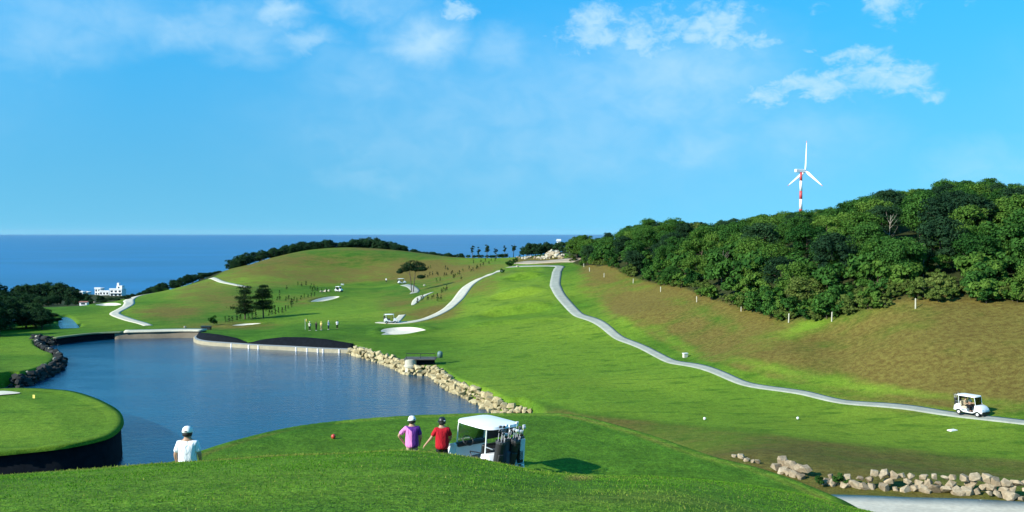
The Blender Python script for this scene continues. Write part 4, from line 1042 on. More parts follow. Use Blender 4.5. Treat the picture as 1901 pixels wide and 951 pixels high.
for lab, lst in sap_px.items():
    for (a, b_) in lst:
        p = hit(a, b_); random.choice(SAP).put(p[0], p[1], random.uniform(.8, 1.25), lab, 'sapling', lab.replace('young sapling', 'saplings'), sz=random.uniform(.5, .85) * (1.0 if a > 700 else 1.1))
for (a, b_, s, lab) in [(396, 604, .85, 'low dark bush at the right end of the dam'), (945, 496, .9, 'round green bush at the left corner of the far tees'), (950, 494, .7, 'small bush behind the left corner of the far tees'), (957, 490, .9, 'bush under the fork of the upper path'), (1524, 897, .22, 'small green weed growing between the wall stones'), (1560, 912, .26, 'leafy weed at the foot of the stone wall'), (1572, 914, .18, 'smaller weed beside the leafy one at the wall'), (932, 508, .6, 'bush on the bank beside the top of the pale path')]:
    p = hit(a, b_) if a < 1500 else np.array([(a - CX) / FPX * 49.3, 49.3, h1((a - CX) / FPX * 49.3, 49.3) + .15])
    SHRUB[2].put(p[0], p[1], s, lab, 'bush', z=p[2])

# ------------------------------------------------------------------ wind turbine
def turbine():
    d = 1100.0; x = (1486 - CX) / FPX * d; z0 = h1(x, d); zh = CAM_Z + (433 - 318) / FPX * d; Hh = zh - z0
    t = empty('wind_turbine', (x, d, z0)); tag(t, 'white wind turbine with red banded tower rising above the right hill', 'wind turbine')
    def rad(z): return 2.15 - .75 * z / Hh
    cuts = [0, (zh - (CAM_Z + (433 - 370) / FPX * d)), 0, 0]
    ys = [322, 336, 355, 370]; zs = [CAM_Z + (433 - q) / FPX * d - z0 for q in ys]
    FADED = plain_cache('tower_red', (.55, .07, .07), .5)
    segs = [(-2, zs[3] - 12, FADED), (zs[3] - 12, zs[3], WHITE), (zs[3], zs[2], FADED), (zs[2], zs[1], WHITE), (zs[1], Hh - 1.6, FADED)]
    for a, b, m in segs:
        o = MB().lathe([(rad(a), a), (rad(b), b)], 20).build('tower_section', m, t, True)
        if m is FADED: o['label'] = 'red band of the tower'
    phi = R(-22); ax = Vector((math.cos(phi), -math.sin(phi), 0)); rot = Matrix.Rotation(-phi, 3, 'Z')
    nac = MB().box((0, 0, 0), (13.5, 3.6, 3.8), bev=.5).build('nacelle', WHITE, t); nac.location = (-1.2, .6, Hh + .4); nac.rotation_euler.z = -phi
    hub = MB().lathe([(.1, -1.6), (1.5, -1.4), (1.7, 0), (1.2, 1.5), (.3, 2.3)], 14, 'X').build('hub', WHITE, t, True); hub.location = Vector((-1.2, .6, Hh + .4)) + ax * 7.9; hub.rotation_euler.z = -phi
    lat = Vector((math.sin(phi), math.cos(phi), 0))
    for k, a in enumerate((R(-3), R(117), R(237))):
        L = 36; bm = bmesh.new(); rings = []
        prof = [(0, .9, .9, 0), (2, 1.0, .8, 0), (6, 1.9, .5, .25), (14, 1.5, .33, .2), (24, 1.05, .22, .1), (31, .75, .15, .05), (36, .3, .07, 0)]
        for (s, c, th, tw) in prof:
            ring = []
            for j in range(8):
                q = 2 * math.pi * j / 8; u, v = math.cos(q) * c, math.sin(q) * th
                ring.append(bm.verts.new((v * math.cos(tw) + u * math.sin(tw), u * math.cos(tw) - v * math.sin(tw), s)))
            rings.append(ring)
        for i in range(len(rings) - 1):
            for j in range(8): bm.faces.new((rings[i][j], rings[i][(j + 1) % 8], rings[i + 1][(j + 1) % 8], rings[i + 1][j]))
        bm.faces.new(rings[-1])
        o = link('blade', bm_mesh('blade', bm, True, WHITE), None, t)
        o.location = hub.location + ax * .2
        o.matrix_local = Matrix.Translation(o.location) @ Matrix.Rotation(-phi, 4, 'Z') @ Matrix.Rotation(-a, 4, 'X')
        tip = MB().box((0, 0, 34.6), (.32, .8, 2.6), bev=.08).build('blade_tip', plain_cache('faded_red', (.55, .20, .20), .5), o)
_pc = {}
def plain_cache(n, c, r=.5):
    if n not in _pc: _pc[n] = plain(n, c, r)
    return _pc[n]
turbine()

# ------------------------------------------------------------------ buildings
def house(name, px, d, z0, w, dep, storeys, label, flat=True, rz=0.0, turret=False, roofm=None, win=3):
    x = (px - CX) / FPX * d; t = empty(name, (x, d, z0), rz); tag(t, label, 'house'); sh = 3.3; Ht = storeys * sh
    wall = MB().box((0, 0, Ht / 2 - 1), (w, dep, Ht + 2)).build('wall', WHITE_M, t)
    if flat:
        rf = MB().box((0, 0, Ht + .25), (w + .8, dep + .8, .5), bev=.05).build('roof', WHITE_M, t)
        MB().box((0, -dep / 2 - .3, Ht + .9), (w + .6, .15, .8)).build('parapet', WHITE_M, rf)
    else:
        MB().prism([(-dep / 2 - .5, Ht), (dep / 2 + .5, Ht), (0, Ht + dep * .32)], -w / 2 - .4, w / 2 + .4).build('roof', roofm or REDROOF, t)
    for s in range(storeys):
        for k in range(win):
            xx = (k + .5) / win * w - w / 2
            wn = MB().box((xx, -dep / 2 - .02, s * sh + 1.7), (w / win * .55, .12, 1.7)).build('window', WINDOW, t)
            MB().box((xx, -dep / 2 - .12, s * sh + .78), (w / win * .66, .25, .14)).build('sill', WHITE_M, wn)
        if s and name == 'coastal_villa':
            MB().box((0, -dep / 2 - .8, s * sh + .1), (w + .4, 1.5, .25)).build('balcony', WHITE_M, t)
    if turret:
        tr = MB().box((w * .22, 0, Ht + 2.0), (w * .46, dep * .6, 3.6)).build('turret', WHITE_M, t)
        MB().box((w * .18, -dep * .3 - .03, Ht + 2.0), (1.4, .12, 1.5)).build('window', WINDOW, tr)
        MB().box((w * .06, 0, Ht + 5.0), (w * .16, dep * .3, 2.6)).build('water_tank', WHITE_M, tr)
    return t
def gz(px, d): return h1((px - CX) / FPX * d, d)
house('coastal_villa', 218, 880, gz(218, 880) - .8, 11.5, 10, 2, 'white two storey villa with a rooftop turret on the coast', turret=True)
house('coastal_house', 184, 900, gz(184, 900) - .6, 5.5, 9, 2, 'tall narrow white block, left of the villa on the coast', win=2)
house('coastal_house', 196, 890, gz(196, 890), 9, 9, 1, 'low white house joined between the tall block and the villa', win=3)
house('coastal_house', 148, 980, gz(148, 980) + 1.0, 9, 8, 1, 'small white house low on the shore, left one of two', win=3)
house('coastal_house', 161, 990, gz(161, 990) + 1.0, 5, 8, 1, 'smallest white house on the shore, right one of two', win=2)
house('red_roof_hut', 155, 268, gz(155, 268) + .1, 4.2, 3, 1, 'small hut with a red roof at the far end of the left fairway', flat=False, win=1).scale = (.5, .5, .26)
house('white_hut', 1060, 318, gz(1060, 318), 3.0, 2.4, 1, 'small white hut at the foot of the wood beside the saddle road', win=1).scale = (.6, .6, .55)
house('hill_house', 1037, 620, gz(1037, 620) + 6.9, 2.4, 2.4, 1, 'tiny white roof showing above the dark trees on the saddle', win=1)

# ------------------------------------------------------------------ golf carts
def roof_mesh(w, l, z, th=.07, crown=.06):
    n = 9; bm = bmesh.new(); g = {}
    for lay, dz in ((0, 0), (1, th)):
        for i in range(n):
            for j in range(n):
                u, v = i / (n - 1) * 2 - 1, j / (n - 1) * 2 - 1
                k = (abs(u) ** 5 + abs(v) ** 5) ** .2; m = max(abs(u), abs(v)); f = m / k if k > 0 else 1
                s = 1.0 if lay == 0 else .965
                g[lay, i, j] = bm.verts.new((u * f * w / 2 * s, v * f * l / 2 * s, z + dz + crown * (1 - (u * f) ** 2) * (1 - (v * f) ** 2) * (1 if lay else .6)))
    for i in range(n - 1):
        for j in range(n - 1):
            bm.faces.new((g[1, i, j], g[1, i + 1, j], g[1, i + 1, j + 1], g[1, i, j + 1])); bm.faces.new((g[0, i, j], g[0, i, j + 1], g[0, i + 1, j + 1], g[0, i + 1, j]))
    rim = [(i, 0) for i in range(n)] + [(n - 1, j) for j in range(1, n)] + [(i, n - 1) for i in range(n - 2, -1, -1)] + [(0, j) for j in range(n - 2, 0, -1)]
    for a, b in zip(rim, rim[1:] + rim[:1]): bm.faces.new((g[0, a[0], a[1]], g[0, b[0], b[1]], g[1, b[0], b[1]], g[1, a[0], a[1]]))
    return bm_mesh('cart_roof', bm)
def arc(cy, cz_, r, a0, a1, n=7): return [(cy + r * math.cos(R(a0 + (a1 - a0) * k / (n - 1))), cz_ + r * math.sin(R(a0 + (a1 - a0) * k / (n - 1)))) for k in range(n)]
def cart(loc, rz, label, roofm=WHITE, seatm=BLACK, rows=1, number=None, sc=1.0, tilt=None):
    """faces +y"""
    t = empty('golf_cart', loc, rz, sc); tag(t, label, 'golf cart', 'golf carts'); W = 1.18
    prof = [(1.26, .34), (1.30, .50), (1.22, .70), (1.02, .88), (.72, .97), (.60, .95), (.56, .40), (.46, .32), (-.02, .32), (-.08, .58), (-.60, .62), (-.68, .90), (-1.0, .92), (-1.2, .74), (-1.26, .36)]
    prof += arc(-.80, .22, .30, 160, 20) + [(-.3, .26), (.4, .26)] + arc(.86, .22, .30, 160, 20)
    auto_smooth(MB().prism(prof, -W / 2, W / 2, .035).build('body', WHITE, t))
    MB().box((0, .05, .30), (W * .96, 1.2, .06)).box((0, 0, .24), (.7, 2.2, .12)).build('chassis', BLACK, t)
    MB().box((0, 1.25, .33), (W * .94, .14, .28), bev=.04).build('bumper', BLACK, t)
    for sx in (-1, 1):
        MB().box((sx * .40, 1.235, .62), (.2, .05, .09), Matrix.Rotation(R(25), 3, 'X'), .02).build('headlight', plain_cache('lamp_glass', (.7, .72, .75), .1), t)
    MB().box((0, .62, .93), (W * .92, .18, .14), bev=.04).build('dashboard', BLACK, t)
    for r_ in range(rows):
        oy = -.35 - r_ * .0
        MB().box((0, oy, .69), (W * .92, .50, .14), bev=.05).build('seat', seatm, t)
        MB().box((0, oy - .31, .98), (W * .92, .11, .40), Matrix.Rotation(R(10), 3, 'X'), .045).build('backrest', seatm, t)
    sw_ = MB().lathe([(.17, -.014), (.184, 0), (.17, .014), (.156, 0)], 18, closed=True).tube([(-.17, 0, 0), (.17, 0, 0)], .012, 5).tube([(0, 0, 0), (0, 0, -.38)], .018, 6).build('steering_wheel', BLACK, t)
    sw_.location = (-.28, .40, 1.06); sw_.rotation_euler = (R(48), 0, 0)
    RL = 1.78 if rows == 1 else 2.1; ry = -.22
    ro = link('roof', roof_mesh(1.24, RL, 1.64), roofm, t); auto_smooth(ro, 50)
    ro.location = (0, ry, 0)
    for sx in (-1, 1):
        MB().tube([(sx * .50, .66, .95), (sx * .51, .58, 1.45), (sx * .51, .52, 1.67)], .022, 6).build('roof_post', WHITE, t)
        MB().tube([(sx * .53, -.78, .70), (sx * .52, -.84, 1.3), (sx * .51, -.86, 1.67)], .022, 6).build('roof_post', WHITE, t)
    MB().box((0, .60, 1.30), (1.0, .008, .66), Matrix.Rotation(R(9.5), 3, 'X')).build('windscreen', GLASS, t)
    MB().box((0, -.82, 1.47), (.98, .03, .26), bev=.01).build('rear_curtain', BLACK, t)
    for sx in (-1, 1):
        for yy in (.86, -.80):
            wh = MB().lathe([(.13, -.09), (.205, -.09), (.225, -.05), (.225, .05), (.205, .09), (.13, .09)], 18, 'X', closed=True).build('wheel', RUBBER, t, True); wh.location = (sx * (W / 2 - .07), yy, .225)
            MB().lathe([(.01, .06), (.135, .05), (.14, -.05), (.01, -.06)], 14, 'X').build('rim', WHITE, wh, True)
    MB().tube([(-.5, -.85, .60), (-.5, -1.30, .60), (.5, -1.30, .60), (.5, -.85, .60)], .02, 6).tube([(-.52, -.84, 1.12), (-.5, -1.12, 1.10), (.5, -1.12, 1.10), (.52, -.84, 1.12)], .018, 6).box((0, -1.12, .50), (1.0, .34, .04)).build('bag_rack', GREYM, t)
    for sx in (-1, 1): MB().tube([(sx * W * .44, -.10, .72), (sx * W * .44, -.05, .86), (sx * W * .44, -.55, .90)], .018, 6).build('arm_rail', BLACK, t)
    MB().box((-W / 2 - .006, -.36, .47), (.012, .34, .12)).box((W / 2 + .006, -.36, .47), (.012, .34, .12)).build('side_vent', plain_cache('vent_grey', (.22, .27, .26), .6), t)
    if number:
        cu = bpy.data.curves.new('number_text', 'FONT'); cu.body = number; cu.size = .26; cu.extrude = .002; cu.align_x = 'CENTER'; cu.align_y = 'CENTER'
        to = bpy.data.objects.new('tmp_text', cu); COL.objects.link(to); dg = bpy.context.evaluated_depsgraph_get(); me = bpy.data.meshes.new_from_object(to.evaluated_get(dg)); bpy.data.objects.remove(to)
        me.materials.append(plain_cache('brown_print', (.35, .12, .06), .5)); no = link('number', me, None, t); no.location = (-W / 2 - .012, -.90, .70); no.rotation_euler = (R(90), 0, R(-90))
    return t
CLOTHC = [(.014, .014, .016), (.05, .055, .09), (.16, .03, .04), (.55, .56, .58), (.03, .10, .20)]
def golf_bag(parent_cart, lx, ly, z, col, label, seed, group):
    r = random.Random(seed); m = parent_cart.matrix_world if False else Matrix.LocRotScale(parent_cart.location, parent_cart.rotation_euler, parent_cart.scale)
    b = empty('golf_bag', m @ Vector((lx, ly, z)), parent_cart.rotation_euler.z, parent_cart.scale[0]); b.rotation_euler = (R(r.uniform(2, 14)), R(r.uniform(-9, 9)), parent_cart.rotation_euler.z + r.uniform(-.5, .5))
    tag(b, label, 'golf bag', group)
    mt = plain_cache('bag_cloth_%d' % CLOTHC.index(col), col, .7)
    auto_smooth(MB().lathe([(.02, 0), (.105, .0), (.115, .04), (.12, .35), (.135, .78), (.145, .82), (.12, .84)], 14).build('bag', mt, b))
    MB().lathe([(.148, .78), (.152, .80), (.152, .85), (.145, .86)], 14, closed=True).build('rim', plain_cache('rim_grey', (.05, .05, .055), .5), b)
    MB().box((0, -.13, .30), (.17, .07, .38), bev=.03).build('pocket', mt, b)
    for k in range(6):
        a = k * 1.05; x, y = .07 * math.cos(a), .07 * math.sin(a); h = r.uniform(.95, 1.22)
        c = MB().tube([(x, y, .5), (x * 1.7, y * 1.7, h)], .008, 5).build('club', plain_cache('steel', (.5, .5, .52), .3), b)
        hm = [plain_cache('head_black', (.02, .02, .02), .4), plain_cache('head_black', (.02, .02, .02), .4), plain_cache('head_grey', (.10, .10, .11), .4), WHITE_M, plain_cache('head_steel', (.5, .5, .52), .3)][r.randrange(5)]
        MB().box((x * 1.7 + .02, y * 1.7, h + .03), (.10, .055, .075), bev=.022).build('club_head', hm, c)
    return b
nc_p = np.array([(897 - CX) / FPX * 28.0, 28.0]); nc_z = h1(*nc_p)
near_cart = cart((nc_p[0], nc_p[1], nc_z), R(38), 'white roofed golf cart with dark golf bags parked behind the near crest', number='3', sc=1.03)
for k, (lx, c, lab) in enumerate([(-.40, CLOTHC[0], 'black golf bag nearest the number panel on the near cart'), (-.13, CLOTHC[1], 'dark blue golf bag second from the left on the near cart'), (.14, CLOTHC[0], 'black golf bag third from the left on the near cart'), (.41, CLOTHC[0], 'black golf bag with a pale towel at the right end of the near cart')]):
    gbag = golf_bag(near_cart, lx, -1.14, .53, c, lab, k, 'golf bags on the near cart')
    if k == 3: MB().box((.03, -.15, .50), (.16, .03, .62), bev=.012).build('towel', plain_cache('towel', (.6, .64, .70), .9), gbag)
rc = hit(1803, 772); 
far_cart = cart((rc[0], rc[1], h1(rc[0], rc[1]) + .07), R(213), 'white golf cart with riders driving down the right hand path', seatm=BEIGE, sc=1.05)
for k, (lx, c, lab) in enumerate([(-.3, CLOTHC[0], 'black golf bag on the driver side of the path cart'), (.3, CLOTHC[0], 'black golf bag on the rider side of the path cart')]):
    golf_bag(far_cart, lx, -1.12, .53, c, lab, 10 + k, 'golf bags on the path cart')
for (px, py, rz, sc, lab) in [(725, 600.5, -80, 1.1, 'dark sided golf cart on the sand path fork beside the lake side bunker'), (629, 542, -120, 1.0, 'white golf cart beside the flag near the upper bunker'), (746, 527.5, -70, 1.1, 'golf cart at the far edge of the green beside the umbrella pine')]:
    p = hit(px, py); c_ = cart((p[0], p[1], p[2] + .05), R(rz), lab, sc=sc)
    golf_bag(c_, -.2, -1.12, .53, CLOTHC[0], 'black golf bag on the cart ' + {725: 'by the lake side bunker', 629: 'by the white flag', 746: 'by the umbrella pine'}[px], px, 'golf bags on the far carts')

# ------------------------------------------------------------------ people
TMP = bpy.data.scenes.new('workbench')
def skin_obj(name, verts, edges, radii, mat, sub=2, root=0):
    me = bpy.data.meshes.new('skeleton'); me.from_pydata(verts, edges, []); o = bpy.data.objects.new('tmp_skeleton', me); TMP.collection.objects.link(o)
    o.modifiers.new('skin', 'SKIN'); lay = me.skin_vertices[0].data if me.skin_vertices else None
    if lay is None:
        raise RuntimeError('no skin layer')
    for i, r in enumerate(radii): lay[i].radius = r if isinstance(r, tuple) else (r, r); lay[i].use_root = (i == root)
    s = o.modifiers.new('sub', 'SUBSURF'); s.levels = sub; s.render_levels = sub
    with bpy.context.temp_override(scene=TMP, view_layer=TMP.view_layers[0]):
        dg = bpy.context.evaluated_depsgraph_get(); dg.update(); out = bpy.data.meshes.new_from_object(o.evaluated_get(dg))
    bpy.data.objects.remove(o); bpy.data.meshes.remove(me)
    out.name = name; out.materials.clear(); out.materials.append(mat); out.polygons.foreach_set('use_smooth', np.ones(len(out.polygons), bool)); return out
SKIN = plain('skin', (.42, .24, .15), .55, .06, 20.0)
class Skel:
    def __init__(s): s.v, s.e, s.r, s.ix = [], [], [], {}
    def add(s, n, p, r, par=None):
        s.ix[n] = len(s.v); s.v.append(tuple(p)); s.r.append(r)
        if par is not None: s.e.append((s.ix[par], s.ix[n]))
        return s
def person(loc, rz, label, shirt, trousers, hat=None, arms=None, legs=None, sit=False, height=1.75, hair=(.012, .010, .009), brim_back=False, lean=0.0, fingers=True, head_turn=0.0, group=None, long_sleeve=False):
    """faces +y; arms: {side: (elbow, wrist)} in metres from the feet"""
    k = height / 1.75; t = empty('person', loc, rz, k); tag(t, label, 'person', group)
    hz = .95 if not sit else .95
    A = {-1: ((-.27, -.04, 1.15), (-.29, .05, .90)), 1: ((.27, -.04, 1.15), (.29, .05, .90))}
    if arms: A.update(arms)
    L = {-1: ((-.10, .02, .50), (-.11, -.02, .09)), 1: ((.10, .02, .50), (.11, -.02, .09))}
    if sit: L = {-1: ((-.12, .46, .96), (-.12, .50, .52)), 1: ((.12, .46, .96), (.12, .50, .52))}
    if legs: L.update(legs)
    f = lean
    sh = lambda z: f * max(z - .95, 0)
    def torso(S, g=0.0, neck=True):
        S.add('pelvis', (0, 0, .96), (.150 + g, .112 + g)); S.add('waist', (0, sh(1.10), 1.10), (.138 + g, .100 + g), 'pelvis'); S.add('chest', (0, sh(1.28), 1.28), (.160 + g, .112 + g), 'waist'); S.add('upper', (0, sh(1.40) - .005, 1.40), (.125 + g, .090 + g), 'chest')
        if neck: S.add('neck', (0, sh(1.48), 1.485), .058, 'upper')
    def arm(S, s, g, upto):
        e, w = Vector(A[s][0]), Vector(A[s][1]); S.add('sh%d' % s, (s * .175, sh(1.4), 1.405), .066 + g, 'upper')
        if upto == 'sleeve':
            p = Vector(S.v[S.ix['sh%d' % s]]); S.add('m%d' % s, p.lerp(e, .5), .058 + g, 'sh%d' % s); S.add('sl%d' % s, p.lerp(e, .86), .060 + g, 'm%d' % s); return
        S.add('el%d' % s, e, .044 + g, 'sh%d' % s); S.add('wr%d' % s, w, .030 + g, 'el%d' % s)
        if upto == 'wrist': return
        dr = (w - e).normalized(); sd = dr.cross(Vector((0, 1, 0) if abs(dr.y) < .8 else (0, 0, 1))).normalized(); up_ = sd.cross(dr)
        pm_ = w + dr * .075; S.add('pa%d' % s, pm_, (.036, .020), 'wr%d' % s)
        if fingers:
            for q in range(4):
                b0 = pm_ + dr * .03 + up_ * (q - 1.5) * .020; S.add('f%d%d' % (s, q), b0, .0095, 'pa%d' % s)
                ln = (.055, .068, .062, .048)[q]; S.add('g%d%d' % (s, q), b0 + dr * ln * .8 + sd * .018 * -s, .0085, 'f%d%d' % (s, q))
            S.add('th%d' % s, w + dr * .045 + up_ * .045, .011, 'pa%d' % s); S.add('ti%d' % s, w + dr * .085 + up_ * .062, .009, 'th%d' % s)
    def leg(S, s, g, foot=True):
        S.add('hp%d' % s, (s * .088, 0, .91), .098 + g, 'pelvis'); S.add('kn%d' % s, L[s][0], .062 + g, 'hp%d' % s); S.add('an%d' % s, L[s][1], .044 + g, 'kn%d' % s)
        if foot:
            a = Vector(L[s][1]); S.add('he%d' % s, a + Vector((0, -.03, -.045)), .040, 'an%d' % s); S.add('to%d' % s, a + Vector((s * .02, .15, -.05)), .034, 'an%d' % s)
    S = Skel(); torso(S)
    hx = math.sin(head_turn); hy = math.cos(head_turn); h0 = sh(1.6)
    S.add('jaw', (hx * -.0, h0 + .015, 1.555), (.068, .080), 'neck'); S.add('skull', (0, h0 + .005, 1.635), (.080, .098), 'jaw'); S.add('top', (0, h0, 1.70), (.062, .074), 'skull')
    S.add('nose', (-hx * .105, h0 + hy * .105, 1.605), .012, 'jaw')
    for s in (-1, 1): S.add('ear%d' % s, (s * .088, h0, 1.61), .014, 'skull')
    for s in (-1, 1): arm(S, s, 0, 'hand'); leg(S, s, 0)
    body = link('body', skin_obj('body', S.v, S.e, S.r, SKIN, 2), None, t)
    S = Skel(); S.add('pelvis', (0, 0, .95), (.222, .180)); S.add('waist', (0, sh(1.12), 1.12), (.215, .172), 'pelvis'); S.add('chest', (0, sh(1.28), 1.28), (.216, .165), 'waist'); S.add('upper', (0, sh(1.40) - .005, 1.40), (.170, .125), 'chest')
    S.add('collar', (0, sh(1.46), 1.462), .066, 'upper'); S.add('hem', (0, 0, .80), (.222, .182), 'pelvis')
    for s in (-1, 1): arm(S, s, .014, 'wrist' if long_sleeve else 'sleeve')
    link('shirt', skin_obj('shirt', S.v, S.e, S.r, shirt, 2, S.ix['hem']), None, t)
    S = Skel(); S.add('pelvis', (0, 0, .95), (.150, .108))
    S.add('belt', (0, 0, 1.0), (.135, .100), 'pelvis')
    for s in (-1, 1): leg(S, s, .020, False)
    link('trousers', skin_obj('trousers', S.v, S.e, S.r, trousers, 2), None, t)
    for s in (-1, 1):
        a = Vector(L[s][1]); MB().box((a.x + s * .01, a.y + .055, a.z - .055), (.095, .28, .075), bev=.03).build('shoe', plain_cache('shoe_white', (.6, .6, .58), .6) if hat is not BLACK else BLACK, t)
    hm = plain_cache('hair_%d' % int(hair[0] * 1000), hair, .7)
    hb = MB().lathe([(.01, .115), (.055, .105), (.090, .07), (.104, .02), (.104, -.035), (.092, -.075)], 16).build('hair', hm, t, True); hb.location = (0, h0 - .012, 1.632); hb.rotation_euler = (R(-10), 0, head_turn)
    if hat is not None:
        cp_ = MB().lathe([(.005, .125), (.06, .115), (.098, .075), (.113, .02), (.114, -.012), (.106, -.012)], 18)
        bm = cp_.bm; n = 11; ra, rb = [], []
        for q in range(n):
            a = math.pi * (.14 + .72 * q / (n - 1)); ra.append(bm.verts.new((math.cos(a) * .108, math.sin(a) * .108, -.008))); rb.append(bm.verts.new((math.cos(a) * .118, math.sin(a) * .108 + .095 * math.sin(math.pi * q / (n - 1)), -.026)))
        for q in range(n - 1): bm.faces.new((ra[q], ra[q + 1], rb[q + 1], rb[q]))
        c = cp_.build('cap', hat, t, True); c.location = (0, h0 - .004, 1.652); c.rotation_euler = (R(-4), 0, head_turn)
        MB().box((0, -.108, .016), (.055, .02, .026), bev=.006).build('cap_gap', hm if hat is not BLACK else WHITE_M, c)
    return t
def CLOTH(n, c):
    m, t, p, o = new_mat('cloth_' + n); folds(t, p); p.inputs['Base Color'].default_value = (*c, 1); p.inputs['Roughness'].default_value = .85; p.inputs['Specular IOR Level'].default_value = .15; return m
def folds(t, p):
    tc = t.n('ShaderNodeTexCoord'); n = t.noise(t.vmath('MULTIPLY', tc.outputs['Object'], (1, 1, .3)), 15.0, 2.0, .5, .6)
    b = t.n('ShaderNodeBump'); b.inputs['Strength'].default_value = .8; b.inputs['Distance'].default_value = .05; t.l(n, b.inputs['Height']); t.l(b.outputs[0], p.inputs['Normal'])
C_WHITE, C_BLACK, C_RED = CLOTH('white', (.78, .79, .80)), CLOTH('black', (.015, .015, .017)), CLOTH('red', (.42, .012, .022))
C_CREAM, C_KHAKI, C_NAVY, C_YEL, C_BLUE = CLOTH('cream', (.66, .60, .46)), CLOTH('khaki', (.34, .27, .17)), CLOTH('navy', (.02, .03, .07)), CLOTH('yellow', (.62, .52, .16)), CLOTH('paleblue', (.42, .55, .70))
def two_tone():
    m, t, p, o = new_mat('cloth_purple_pink'); tc = t.n('ShaderNodeTexCoord'); sp_ = t.n('ShaderNodeSeparateXYZ'); t.l(tc.outputs['Object'], sp_.inputs[0])
    side = t.smooth(t.math('ADD', sp_.outputs[0], t.math('MULTIPLY', t.math('MAXIMUM', t.math('SUBTRACT', sp_.outputs[2], 1.33), 0.0), 1.2)), -.012, -.002, 1.0, 0.0)
    t.l(t.mix(side, (.085, .012, .20, 1), (.72, .22, .52, 1)), p.inputs['Base Color']); p.inputs['Roughness'].default_value = .85; folds(t, p); return m
def stand(px, d): x = (px - CX) / FPX * d; return (x, d, h1(x, d))
person(stand(345, 19.6), R(6), 'man in white shirt and white cap standing below the crest, seen from behind', C_WHITE, C_NAVY, WHITE_M, height=1.74, head_turn=R(-8),
       arms={-1: ((-.255, -.02, 1.16), (-.245, .12, .92)), 1: ((.255, -.02, 1.16), (.235, .16, .96))})
person(stand(764, 28.2), R(8), 'man in purple and pink shirt with white cap, hand on hip beside the cart', two_tone(), C_KHAKI, WHITE_M, height=1.83, head_turn=R(32),
       arms={-1: ((-.40, -.03, 1.20), (-.27, .04, 1.00)), 1: ((.26, -.02, 1.15), (.24, .14, .93))})
person(stand(820, 28.0), R(10), 'man in dark red shirt and black cap between the purple shirt and the cart', C_RED, C_BLACK, BLACK, height=1.83, head_turn=R(38),
       arms={-1: ((-.31, .02, 1.17), (-.47, .10, .96)), 1: ((.27, .04, 1.16), (.22, .22, .98))})
# golfers on the far green
for (px, py, rz, shirt, tr, hat, lab) in [(575, 614, 20, C_CREAM, C_BLACK, WHITE_M, 'golfer in pale top and dark shorts, leftmost of five on the far green'), (587, 614, -30, C_BLACK, C_BLACK, None, 'golfer dressed all in black, second from left on the far green'), (596.5, 613, 150, C_YEL, C_KHAKI, YELLOW, 'golfer in yellowish top, third from left on the far green'), (610, 612, 80, C_BLUE, C_NAVY, WHITE_M, 'golfer in pale blue top and dark trousers, fourth on the far green'), (626, 611, 200, C_WHITE, C_BLACK, BLACK, 'golfer in white top and black trousers, rightmost on the far green'), (717, 525, 160, C_WHITE, C_BLACK, BLACK, 'lone golfer in white standing at the far edge of the green')]:
    p = hit(px, py); person((p[0], p[1], p[2]), R(rz), lab, shirt, tr, hat, height=1.72, fingers=False, arms={-1: ((-.27, .02, 1.16), (-.12, .24, 1.0)), 1: ((.27, .02, 1.16), (.02, .26, .98))}, group='golfers in the distance')
# riders
M_ = Matrix.LocRotScale(far_cart.location, far_cart.rotation_euler, far_cart.scale)
for lx, sm, lab in ((-.28, C_CREAM, 'driver in cream shirt seated in the path cart'), (.28, C_KHAKI, 'rider in khaki shirt seated on the path cart')):
    q = M_ @ Vector((lx, -.36, -.02)); q.z -= .06
    person(q, R(213), lab, sm, C_BLACK, WHITE_M if lx < 0 else BLACK, sit=True, height=1.72, fingers=False, arms={-1: ((-.25, .12, 1.2), (-.12, .42, 1.12)), 1: ((.25, .12, 1.2), (.12, .42, 1.12))}, group='riders of the path cart')

bpy.data.scenes.remove(TMP)
# ------------------------------------------------------------------ small course furniture
post_me = MB().tube([(0, 0, -.2), (0, 0, 1.12)], .085, 8).lathe([(.085, 1.12), (.06, 1.17), (.01, 1.19)], 8).mesh('post', CONC_PALE)
ordn = ['first', 'second', 'third', 'fourth', 'fifth', 'sixth', 'seventh', 'eighth', 'ninth', 'tenth']
for i, (px, py) in enumerate([(1084, 496), (1094.5, 504), (1121.5, 515), (1175.5, 526), (1226.5, 542), (1293.5, 561), (1376, 578), (1464, 599), (1544, 597), (1699.5, 573)]):
    p = hit(px, py); o = link('boundary_post', post_me); o.location = p; o.scale = (1, 1, .85 + .25 * (i > 6)); o.rotation_euler = (random.uniform(-.05, .05), random.uniform(-.05, .05), 0)
    tag(o, 'white boundary post, %s from the saddle along the foot of the wood' % ordn[i], 'post', 'boundary posts')
d_ = 127; x_ = (1715 - CX) / FPX * d_; o = MB().tube([(0, 0, -.3), (0, 0, 2.4), (.05, 0, 4.6)], [.07, .06, .05], 7).build('pale_pole', BARK_PALE); o.location = (x_, d_, h1(x_, d_)); tag(o, 'tall thin pale pole standing in the scrub above the last post', 'pole')
p = hit(1272, 664); o = empty('utility_box', p, R(20)); tag(o, 'small pale utility box with a lid beside the right hand path', 'box')
MB().box((0, 0, .28), (.62, .5, .6), bev=.02).build('cabinet', CONC_PALE, o); MB().box((0, 0, .60), (.70, .58, .07), bev=.015).build('lid', WHITE_M, o)
